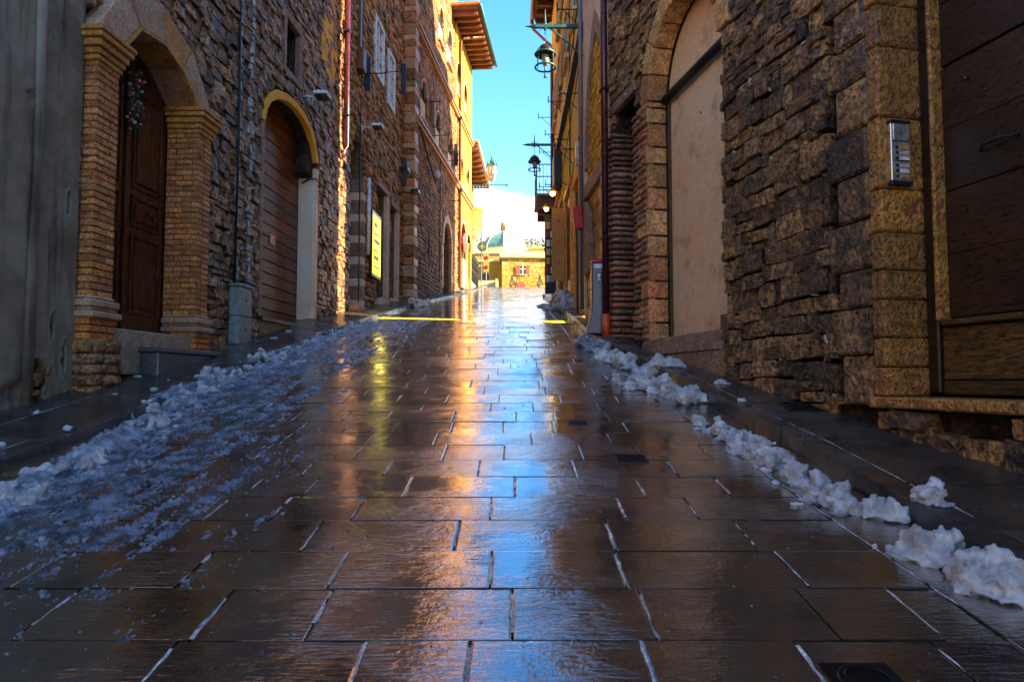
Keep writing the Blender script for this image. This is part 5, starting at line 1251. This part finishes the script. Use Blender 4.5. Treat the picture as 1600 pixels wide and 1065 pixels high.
m_.build('leaves', 'leaf', pt)
# grey post with red cap and sticker
fT = Fr('W', 10.05, None, 1.27); zb = .1
tp = thing('street_post', 'grey metal service post with red cap and skull sticker by the downpipe', 'post', fT)
m_ = MB(fT)
prof = [(-.17, zb), (-.165, .2), (-.13, .3), (-.1, .42), (-.095, .6), (-.09, 1.14)]
V0 = []
for x, z in prof: V0.append([m_.v(x, -.11, z), m_.v(.1, -.11, z), m_.v(.1, .11, z), m_.v(x, .11, z)])
for q, w_ in zip(V0, V0[1:]):
    for k in range(4): m_.F.append([q[k], q[(k + 1) % 4], w_[(k + 1) % 4], w_[k]])
m_.F += [V0[0][::-1], V0[-1]]; m_.build('body', 'grey_metal', tp, .012)
MB(fT).box(-.098, .108, -.118, .118, 1.145, 1.2, (.01, .01)).build('cap', 'red', tp, .01)
MB(fT).box(-.1, -.096, -.07, .07, .45, 1.08).build('side_slot', 'black', tp)
MB(fT).box(-.06, .07, -.114, -.1115, 1.06, 1.12).build('label_strip', 'white_metal', tp)
sk = MB(fT).box(-.045, .055, -.1145, -.1115, .86, 1.0).build('sticker', 'black', tp, label='black sticker with a white skull and crossed bones')
m_ = MB(fT); m_.prism([(.005 + .024 * math.cos(R(30 * k)), .955 + .024 * math.sin(R(30 * k))) for k in range(12)], -.117, -.1148); m_.box(-.008, .018, -.117, -.1148, .918, .934)
for s_ in (-1, 1): m_.prism([(.005 - .035 * s_, .872), (.005 - .028 * s_, .866), (.005 + .035 * s_, .91), (.005 + .028 * s_, .916)], -.117 - .0006 * s_, -.1148)
m_.build('skull', 'white_metal', sk)

# ================================================================== end of the street
fZ = Fr('W', 84.0, None, -1.2, .05)
EH = thing('honey_stone_house', 'low honey coloured stone house closing the street, with red brown shutters', 'house', fZ); z0 = fZ.z0; top = 16.25 - z0
mb = MB(fZ); wall_fr = fZ
mb.box(0, 14, .25, 9, -2, top); mb.build('wall', 'end_stone', EH)
V = []; rr = random.Random(31); z = -.3
bl_ = MB(fZ); n_ = 0
while z < top - .05:
    h = rr.uniform(.22, .34); a = -.02
    while a < 9:
        wd = rr.uniform(.35, .8)
        if not (1.9 < a + wd / 2 < 3.2 and 1.6 < z + h / 2 < 3.0): 
            bl_.box(a, a + wd - .03, .17 + rr.uniform(0, .05), .26, z, min(z + h - .03, top - .02)); n_ += 1
        a += wd
    z += h
bl_.build('stone_courses', 'end_stone', EH, kind='stuff')
MB(fZ).box(-.25, 14.2, -.15, 9.2, top + .01, top + .2).build('cornice', 'pale_stone', EH, .02); MB(fZ).prism([(-.3, top + .21), (14.3, top + .21), (14.3, top + .75), (-.3, top + .75)], -.2, 9).build('roof', 'pale_stone', EH)
for a in (2.55, 6.5):
    wz = 14.35 - z0
    wn = MB(fZ).box(a - .38, a + .38, .12, .16, wz - .1, wz + .95).build('window', 'glass', EH)
    MB(fZ).box(a - .04, a + .04, .08, .118, wz - .1, wz + .95).build('mullion', 'white_frame', wn); MB(fZ).box(a - .38, a + .38, .07, .118, wz + .5, wz + .56).build('transom', 'white_frame', wn)
    for s_ in (-1, 1): MB(fZ).box(a + s_ * .6 - .2, a + s_ * .6 + .2, .04, .1, wz - .12, wz + 1.0).build('shutter', 'shutter_red', wn, .01)
    MB(fZ).box(a - .45, a + .45, .03, .2, wz - .22, wz - .13).build('sill', 'pale_stone', wn)
for k, a in enumerate((2.3, 6.6)):
    MB(fZ).prism([(a - .55, -.3)] + arc(a, .45, .55, .5, 10) + [(a + .55, -.3)], .1, .2).build('cellar_arch', 'shutter_red', EH)
for k, x in enumerate((.0, 3.4)):
    fr = Fr('W', 82.6, None, x); t = thing('potted_cypress', ('left' if k == 0 else 'right') + ' clipped dark conical shrub in a pot before the honey stone house', 'shrub', fr, 'clipped shrubs before the end house')
    MB(fr).lathe(0, 0, [(.22, 0), (.3, .4), (.32, .42)], 12).build('pot', 'pot', t)
    m_ = MB(fr); rr = random.Random(k)
    for q in range(500):
        z = rr.uniform(0, 1) ** 1.3; r_ = .42 * (1 - z) * (.75 + .3 * rr.random()) + .03; an = rr.uniform(0, 6.28); c = (r_ * math.cos(an), r_ * math.sin(an), .42 + 1.15 * z)
        m_.F.append([m_.v(c[0] + rr.uniform(-.07, .07), c[1] + rr.uniform(-.07, .07), c[2] + rr.uniform(-.08, .08)) for _ in range(3)])
    m_.build('foliage', 'leaf', t)
    MB(fr).tube([(0, 0, .3), (0, 0, 1.2)], [.05, .01], 6).build('stem', 'rafter', t)
fZ2 = Fr('W', 88.0, None, -4.2)
LB = thing('low_yellow_house', 'small pale yellow house below the dome, left of the honey stone house', 'house', fZ2); z0 = fZ2.z0
MB(fZ2).box(-8, 2.8, 0, 8, -2, 16.4 - z0).build('wall', 'ochre', LB); MB(fZ2).box(-8.2, 3.0, -.2, 8, 16.42 - z0, 16.7 - z0).build('roof', 'pale_stone', LB)
wn = MB(fZ2).prism([(.2, 13.4 - z0)] + arc(.75, 14.4 - z0, .55, .6, 10) + [(1.3, 13.4 - z0)], -.02, .02).build('arched_window', 'rafter', LB)
MB(fZ2).prism([(.1, 13.4 - z0)] + arc(.75, 14.4 - z0, .65, .7, 10) + [(1.4, 13.4 - z0)], -.012, .03).build('arch_trim', 'pale_stone', LB)
fS2 = Fr('W', 78.0, None, -2.9)
ss = thing('stone_stair', 'bright stone stair with a sloping parapet left of the end house', 'stair', fS2)
for k in range(8): MB(fS2).box(-1.2, 1.0, k * .3, 4, k * .16 - .1, k * .16 + .16).build('step', 'pale_stone', ss)
MB(fS2).prism([(1.0, -.2), (1.25, -.2), (1.25, 1.2), (1.0, 1.2)], 0, 3.4).build('parapet', 'pale_stone', ss)
# church with dome
fK = Fr('W', 140.0, 18, -1.75)
ch = thing('domed_church', 'church with a verdigris ribbed dome and pale lantern above the rooftops', 'church', fK)
MB(fK).box(-9, 12, -3, 20, -4, 8.6).build('nave', 'end_stone', ch); MB(fK).box(-9.3, 12.3, -3.3, 20, 8.62, 9.0).build('cornice', 'pale_stone', ch)
MB(fK).lathe(0, 4, [(4.8, 8.5), (4.8, 10.2), (5.05, 10.25), (5.05, 10.5)], 8).build('drum', 'pale_stone', ch)
MB(fK).lathe(0, 4, [(4.95, 10.5), (4.7, 11.4), (4.0, 12.5), (3.0, 13.5), (1.75, 14.2), (.8, 14.55)], 8).build('dome', 'dome', ch)
for k in range(8):
    an = 2 * math.pi * k / 8
    MB(fK).tube([(r_ * math.cos(an), 4 + r_ * math.sin(an), z + .03) for r_, z in ((4.97, 10.5), (4.72, 11.4), (4.02, 12.5), (3.02, 13.5), (1.77, 14.2), (.82, 14.55))], .1, 5).build('rib', 'pale_stone', ch)
MB(fK).lathe(0, 4, [(.85, 14.2), (.85, 14.5), (.6, 14.55), (.6, 16.1), (.78, 16.15), (.78, 16.3), (.6, 16.6), (.2, 17.1), (.05, 17.2), (.05, 17.9)], 8).build('lantern', 'pale_stone', ch)
for k in range(8):
    an = 2 * math.pi * (k + .5) / 8; MB(fK).box(.58 * math.cos(an) - .1, .58 * math.cos(an) + .1, 4 + .58 * math.sin(an) - .1, 4 + .58 * math.sin(an) + .1, 14.8, 15.9).build('lantern_window', 'rafter', ch)
MB(fK).box(5.8, 12, 2, 14, 8.9, 10.6).build('transept', 'ochre', ch); MB(fK).box(5.6, 12.2, 1.8, 14, 10.62, 10.9).build('transept_roof', 'pale_stone', ch)
# far left street lamp and sign post
fV = Fr('W', 43.0, None, -1.95)
lpst = thing('lamp_post', 'slim iron post carrying a dark round sign with a cross, far left', 'post', fV)
MB(fV).tube([(0, 0, -.2), (0, 0, 3.9)], .045, 8).build('pole', 'teal_iron', lpst); MB(fV).tube([(0, 0, 3.8), (.15, 0, 3.95), (.3, 0, 3.9)], .03, 6).build('arm', 'teal_iron', lpst)
MB(fV).prism([(.05 + .3 * math.cos(R(20 * k)), 2.6 + .3 * math.sin(R(20 * k))) for k in range(18)], -.09, -.05).build('disc', 'teal_iron', lpst)
MB(fV).box(-.12, .22, -.1, -.0905, 2.57, 2.63).build('cross_bar', 'amber', lpst); MB(fV).box(.02, .08, -.103, -.1005, 2.43, 2.77).build('cross_bar', 'amber', lpst)
fV2 = Fr('W', 46.0, None, -1.75)
sp = thing('traffic_sign', 'narrow post with two round no parking signs, far left of the street end', 'sign', fV2)
MB(fV2).tube([(0, 0, -.2), (0, 0, 2.7)], .03, 6).build('pole', 'grey_metal', sp)
MB(fV2).box(-.19, .19, -.06, -.035, 1.1, 2.4).build('plate', 'banner', sp)
for z in (1.4, 2.05):
    MB(fV2).prism([(.14 * math.cos(R(20 * k)), z + .14 * math.sin(R(20 * k))) for k in range(18)], -.08, -.062).build('disc', 'red', sp); MB(fV2).prism([(.095 * math.cos(R(20 * k)), z + .095 * math.sin(R(20 * k))) for k in range(18)], -.086, -.0805).build('disc_centre', 'navy', sp)
# hills with woods
def hill(name, y0, h, seed, mat, label):
    V = []; F = []; nx, ny = 90, 14
    for j in range(ny + 1):
        for i in range(nx + 1):
            x = -700 + 1400 * i / nx; y = y0 + 500 * j / ny; t = math.sin(math.pi * min(1, j / ny * 1.6) / 2)
            V.append((x, y, 15 + t * h * (1 + .25 * noise.noise(Vector((x * .006, seed, y * .002))) + .06 * noise.noise(Vector((x * .03, seed, y * .02))))))
    for j in range(ny):
        for i in range(nx): q = j * (nx + 1) + i; F.append([q, q + 1, q + nx + 2, q + nx + 1])
    me = bpy.data.meshes.new(name); me.from_pydata(V, [], F); me.materials.append(MT[mat]); o = bpy.data.objects.new(name, me); COL.objects.link(o); return tag(o, label, None, None, 'structure')
hill('hills', 300, 95, 4.0, 'leaf_far', 'pale wooded hills beyond the church dome')
m_ = MB(Fr('W', 0, 0, 0)); rr = random.Random(8)
for k in range(120):
    cx = rr.uniform(-70, 110); cy = rr.uniform(520, 640); r_ = rr.uniform(4, 8)
    cz = 15 + math.sin(math.pi * min(1, (cy - 300) / 500 * 1.6) / 2) * 95 * (1 + .25 * noise.noise(Vector((cx * .006, 4.0, cy * .002))) + .06 * noise.noise(Vector((cx * .03, 4.0, cy * .02)))) + r_ * .5
    for q in range(60):
        d = Vector((rr.gauss(0, 1), rr.gauss(0, 1), rr.gauss(0, 1))).normalized() * r_ * rr.uniform(.5, 1.05)
        c = Vector((cx, cy, cz)) + Vector((d.x, d.y, d.z * 1.2))
        m_.F.append([m_.v(c.x + rr.uniform(-1.6, 1.6), c.y + rr.uniform(-1.6, 1.6), c.z + rr.uniform(-1.6, 1.6)) for _ in range(3)])
tag(m_.build('hillside_wood', 'leaf_far', None, kind='stuff'), 'far haze-pale wood on the hillside behind the dome')

# ================================================================== snow
tex = bpy.data.textures.new('snow_lumps', 'CLOUDS'); tex.noise_scale = .085; tex.noise_depth = 5; tex.noise_basis = 'IMPROVED_PERLIN'
tex2 = bpy.data.textures.new('snow_grain', 'CLOUDS'); tex2.noise_scale = .02; tex2.noise_depth = 3; tex2.noise_basis = 'IMPROVED_PERLIN'
tex3 = bpy.data.textures.new('snow_creases', 'CLOUDS'); tex3.noise_scale = .06; tex3.noise_depth = 1; tex3.noise_basis = 'VORONOI_F2_F1'
def ico_np(sub):
    bm = bmesh.new(); bmesh.ops.create_icosphere(bm, subdivisions=sub, radius=1); v = np.array([list(x.co) for x in bm.verts]); f = [[q.index for q in p.verts] for p in bm.faces]; bm.free(); return v, f
I2 = ico_np(2); I1 = ico_np(1)
def gz(x, y):
    if x > XK(y): return zr(y) + .1
    if x < XL(y): return zr(y) + .07
    return zr(y)
def heap(label, blobs, mat='snow', voxel=.011, disp=.12, name='snow_heap', group=None):
    cx = sum(b_[0] for b_ in blobs) / len(blobs); cy = sum(b_[1] for b_ in blobs) / len(blobs); c = np.array([cx, cy, gz(cx, cy)])
    V = []; F = []; base = 0
    blobs = blobs + [(x + random.uniform(-.3, .3) * r_, y + random.uniform(-.3, .3) * r_, r_ * 1.35, .0, r_ * .4) for (x, y, r_, hz, hh) in blobs[::2] if r_ > .03]
    for (x, y, r_, hz, hh) in blobs:
        v = I2[0] * np.array([r_, r_ * random.uniform(.8, 1.2), hh]); V.append(v + np.array([x, y, gz(x, y) + hz]) - c); F += [[i + base for i in f] for f in I2[1]]; base += len(v)
    me = bpy.data.meshes.new(name); me.from_pydata(np.concatenate(V).tolist(), [], F); me.materials.append(MT[mat])
    o = bpy.data.objects.new(name, me); COL.objects.link(o); o.location = c
    m = o.modifiers.new('weld', 'REMESH'); m.mode = 'VOXEL'; m.voxel_size = voxel; m.use_smooth_shade = True
    m = o.modifiers.new('lumps', 'DISPLACE'); m.texture = tex; m.strength = disp; m.mid_level = .5; m.texture_coords = 'GLOBAL'
    m = o.modifiers.new('grain', 'DISPLACE'); m.texture = tex2; m.strength = disp * .16; m.mid_level = .5; m.texture_coords = 'GLOBAL'
    m = o.modifiers.new('creases', 'DISPLACE'); m.texture = tex3; m.strength = disp * .28; m.mid_level = .4; m.texture_coords = 'GLOBAL'
    return tag(o, label, 'snow', group)
def chain(p0, p1, n, r0, r1, spread, up=.5, seed=0, hscale=1.):
    rr = random.Random(seed); res = []
    for k in range(n):
        t = (k + rr.uniform(-.4, .4)) / max(1, n - 1); r_ = rr.uniform(r0, r1)
        x = p0[0] + (p1[0] - p0[0]) * t + rr.gauss(0, spread); y = p0[1] + (p1[1] - p0[1]) * t + rr.gauss(0, spread)
        res.append((x, y, r_, r_ * rr.uniform(.1, .9) * hscale, r_ * rr.uniform(.7, 1.1) * hscale))
        if rr.random() < up: res.append((x + rr.gauss(0, r_ * .4), y + rr.gauss(0, r_ * .4), r_ * .6, r_ * rr.uniform(.9, 1.5) * hscale, r_ * .6 * hscale))
    return res
heap('knobbly snow heap lowest on the right, beside the kerb at the picture edge', chain((1.66, 2.86), (1.84, 2.3), 13, .04, .085, .05, .7, 1))
heap('long curved snow heap with tall knobs in the right gutter', chain((1.56, 3.85), (1.62, 3.35), 14, .035, .075, .035, .8, 2) + chain((1.64, 3.35), (1.92, 3.2), 8, .035, .07, .02, .7, 3))
heap('narrow snow ridge in the right gutter above the curved heap', chain((1.46, 4.95), (1.56, 4.0), 20, .035, .075, .035, .6, 4))
heap('small snow clumps where the right gutter meets the dark pavement', chain((1.42, 5.3), (1.4, 5.0), 6, .025, .045, .03, .3, 5))
heap('broad snow heap on the right kerb opposite the arched recess', chain((1.3, 6.9), (1.58, 5.9), 20, .05, .095, .07, .6, 6))
heap('low melting snow patch beside the broad kerb heap', chain((1.12, 6.9), (1.25, 6.5), 7, .04, .075, .05, .3, 7))
heap('snow heap on the pavement below the sill slab', chain((1.66, 7.2), (1.5, 7.4), 7, .05, .09, .06, .6, 8))
heap('lumpy snow row leading up to the grey post', chain((1.1, 8.6), (1.3, 7.6), 16, .05, .1, .07, .6, 9))
heap('snow heap at the foot of the grey post', chain((1.05, 9.6), (1.25, 8.9), 14, .05, .1, .08, .5, 10), 'snow_dirty')
heap('single snow lump alone on the dark right pavement', [(1.93, 6.3, .05, .02, .04), (1.99, 6.27, .03, .01, .025)])
heap('grey dirty snow pile against the far right facade', chain((1.25, 15.2), (1.15, 17.2), 26, .1, .2, .12, .6, 11, 1.1), 'snow_dirty', .03, .1)
heap('thin snow patch on the street beside the far grey pile', chain((.95, 16.5), (.85, 18), 10, .08, .14, .08, .1, 12, .5), 'snow_dirty', .03, .06)
# left ridge
heap('large bright snow lump at the left picture edge', chain((-2.6, 3.4), (-2.45, 3.48), 6, .045, .075, .04, .6, 20), 'snow')
heap('snow clumps above the large lump on the left', chain((-2.62, 4.0), (-2.48, 4.25), 12, .025, .045, .035, .3, 21))
heap('rounded snow heap left, below the black slate step', chain((-2.8, 4.8), (-2.6, 5.3), 8, .025, .05, .05, .4, 22))
heap('snow ridge in front of the black slate step', chain((-2.95, 5.6), (-2.85, 6.5), 12, .03, .06, .05, .5, 23))
heap('high snow ridge in front of the utility cabinet', chain((-2.98, 6.7), (-2.85, 8.3), 18, .03, .06, .05, .5, 24), voxel=.013)
heap('long low snow ridge running up to the arched doorway', chain((-2.86, 8.5), (-2.65, 12.0), 28, .03, .055, .05, .3, 25), voxel=.016)
heap('snow patch on the left pavement far up by the shop doors', chain((-2.5, 17.5), (-2.3, 18.6), 8, .06, .12, .08, .3, 26), voxel=.025)
rr = random.Random(55)
for k in range(46):
    y = rr.uniform(2.6, 9) if k < 36 else rr.uniform(9, 13); x = XL(y) + rr.uniform(-.75, .5); r_ = rr.uniform(.012, .045)
    bl_ = [(x + rr.gauss(0, r_ * .7), y + rr.gauss(0, r_ * .7), r_ * rr.uniform(.5, 1), r_ * .3, r_ * rr.uniform(.4, .8)) for _ in range(4)]
    heap('loose snow lump scattered over the left pavement and kerb', bl_, 'snow', .007, .03, 'snow_lump', 'loose snow lumps on the left')
for k in range(14):
    y = rr.uniform(2.5, 8.5); x = XK(y) + rr.uniform(-.5, .12); r_ = rr.uniform(.012, .03)
    bl_ = [(x + rr.gauss(0, r_ * .7), y + rr.gauss(0, r_ * .7), r_ * rr.uniform(.5, 1), r_ * .3, r_ * rr.uniform(.4, .8)) for _ in range(4)]
    heap('loose snow lump scattered beside the right gutter', bl_, 'snow', .007, .03, 'snow_lump', 'loose snow lumps on the right')
# slush with tyre streaks
def scatter(name, label, gen, n, mat, seed):
    rr = random.Random(seed); V = []; F = []; base = 0
    for _ in range(n):
        g = gen(rr)
        if g is None: continue
        x, y, r_, fl, el = g
        an = rr.uniform(0, 3); ca, sa = math.cos(an), math.sin(an)
        v = I1[0] * np.array([r_, r_ * el, r_ * fl]) * (1 + .35 * (np.random.RandomState(rr.randrange(9999)).rand(len(I1[0]), 1) - .5))
        V.append(v + np.array([x, y, gz(x, y) + r_ * fl * .25])); F += [[i + base for i in f] for f in I1[1]]; base += len(v)
    me = bpy.data.meshes.new(name); me.from_pydata(np.concatenate(V).tolist(), [], F); me.materials.append(MT[mat]); me.polygons.foreach_set('use_smooth', [True] * len(me.polygons))
    o = bpy.data.objects.new(name, me); COL.objects.link(o); return tag(o, label, None, None, 'stuff')
def ridge(y): return lerp([(1.5, -2.38), (3.4, -2.55), (4.5, -2.7), (5.7, -2.88), (6.8, -2.95), (8, -2.88), (10.2, -2.8), (12.5, -2.6)], y)
def nz(x, y, s): return noise.noise(Vector((x, y, s)))
def sheet(name, label, d0, d1, y0, y1, nx, ny, hf, mat):
    V = []; F = []; H = []
    for j in range(ny + 1):
        y = y0 * (y1 / y0) ** (j / ny); rx = ridge(y)
        for i in range(nx + 1):
            d = d0 + (d1 - d0) * i / nx; x = rx + d + .004 * nz(j * 1.7, i * 2.3, 1); h = hf(d, x, y); H.append(h)
            V.append((x, y, gz(x, y) + max(h, -.006)))
    m = nx + 1
    for j in range(ny):
        for i in range(nx):
            q = j * m + i; ids = [q, q + 1, q + m + 1, q + m]
            if max(H[k] for k in ids) > .001: F.append(ids)
    me = bpy.data.meshes.new(name); me.from_pydata(V, [], F); me.materials.append(MT[mat]); me.polygons.foreach_set('use_smooth', [True] * len(me.polygons))
    o = bpy.data.objects.new(name, me); COL.objects.link(o); return tag(o, label, None, None, 'stuff')
def bank_h(d, x, y):
    big = nz(x * 4.2, y * 3.1, 3); med = 1 - abs(nz(x * 11, y * 9, 5)) * 2; fine = nz(x * 34, y * 30, 8)
    w_ = .17 if d < 0 else .24
    return .05 * math.exp(-(d / w_) ** 2) * (.6 + 1.5 * big + .55 * med + .4 * fine) - .03 + .012 * fine + .008 * nz(x * 80, y * 70, 9)
sheet('snow_bank', 'ragged bank of crushed grey snow along the left kerb', -.42, .62, 1.7, 12.8, 110, 620, bank_h, 'snow_dirty')
def slush_h(d, x, y):
    u = x - .035 * y
    st = nz(u * 7.5, y * .55, 11) + .5 * nz(u * 17, y * 1.3, 12); cl_ = nz(x * 16, y * 7, 14); fine = nz(x * 55, y * 32, 15); vf = nz(x * 120, y * 75, 16)
    cov = .42 - .42 * max(0, d - .1) + (.12 if y > 3 else -.25 * (3 - y))
    return .021 * (.55 * st + .6 * cl_ + .75 * fine + .6 * vf + cov - .33 - (.2 if d > 1.1 else 0))
sheet('slush', 'streaks of icy slush and tyre tracks along the left of the street', .02, 1.45, 1.7, 13.5, 240, 900, slush_h, 'slush')
def crumbs(rr):
    y = 1.9 + 10 * rr.random() ** 1.3; d = abs(rr.gauss(0, .42)) - .18; x = ridge(y) + d
    if nz(x * 3, y * 2.2, 21) + .5 * nz(x * 9, y * 7, 22) < .02 + .25 * d: return None
    return x, y, (.004 + .02 * rr.random() ** 2.2) * (1.15 - .3 * d), rr.uniform(.6, 1), rr.uniform(.8, 1.3)
scatter('snow_crumbs', 'crumbs of broken snow strewn over the slush on the left', crumbs, 3200, 'snow_dirty', 74)
def bits(rr):
    y = 1.8 + 24 * rr.random() ** 1.6; x = rr.uniform(XL(y), XG(y)); return x, y, rr.uniform(.002, .007) * (1 + y * .06), .4, rr.uniform(1, 1.6)
scatter('ice_bits', 'tiny ice crumbs scattered over the wet street', bits, 900, 'slush', 73)
# iron covers
def cover(label, x, y, w_, d_, rnd_=False, name='drain_cover'):
    fr = Fr('W', y, None, x); t = thing(name, label, 'cover', fr); sl = math.atan((zr(y + .1) - zr(y - .1)) / .2); t.rotation_euler = (sl, 0, 0); t.location.z += .004
    MB(fr).box(-w_ / 2, w_ / 2, -d_ / 2, d_ / 2, -.03, .003).build('frame', 'manhole', t, .003)
    if rnd_:
        MB(fr).lathe(0, 0, [(w_ * .42, .0035), (w_ * .42, .009), (w_ * .40, .011)], 24).build('lid', 'manhole', t)
        MB(fr).tube([(w_ * .3 * math.cos(R(20 * k)), w_ * .3 * math.sin(R(20 * k)), .012) for k in range(18)], .006, 5, closed=True).build('raised_ring', 'manhole', t)
    else:
        for k in range(5): MB(fr).box(-w_ * .4, w_ * .4, -d_ * .4 + k * d_ * .17, -d_ * .32 + k * d_ * .17, .0035, .009).build('bar', 'manhole', t)
    return t
cover('round iron manhole cover in the lower right corner of the street', 1.0, 1.96, .2, .2, True, 'manhole_cover')
cover('small iron drain cover in the middle right of the wet street', .74, 4.29, .2, .16)
cover('small iron drain cover farther up beside the orange reflection', .5, 5.25, .16, .13)
t = cover('chequered grey grate set into the right pavement by the rough wall', 2.24, 5.35, .26, .3); t.location.z += .103
# sunbeam from the side alley painted as yellow strips across the street
def painted_sunbeam(label, x0, x1, w0, w1, dz):
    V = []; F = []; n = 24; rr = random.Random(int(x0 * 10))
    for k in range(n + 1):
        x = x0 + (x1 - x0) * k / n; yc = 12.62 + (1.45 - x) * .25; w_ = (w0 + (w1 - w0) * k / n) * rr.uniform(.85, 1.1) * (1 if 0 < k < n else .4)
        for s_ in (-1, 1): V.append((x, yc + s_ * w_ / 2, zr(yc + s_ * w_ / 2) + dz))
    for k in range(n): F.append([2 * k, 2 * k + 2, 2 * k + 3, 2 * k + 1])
    me = bpy.data.meshes.new('painted_sunbeam'); me.from_pydata(V, [], F); me.materials.append(MT['sunbeam_paint']); o = bpy.data.objects.new('painted_sunbeam', me); COL.objects.link(o)
    return tag(o, label, 'marking')  # the marking is sunlight painted on the street, not road paint
painted_sunbeam('thin yellow painted sunbeam across the left half of the street in the distance', -2.68, -1.0, .42, .2, .008)
painted_sunbeam('broad yellow patch of painted sunlight across the right gutter behind the grey post', .55, 1.16, .3, .7, .007)
painted_sunbeam('yellow patch of painted sunlight on the right pavement behind the grey post', 1.33, 1.44, .7, .7, .107)
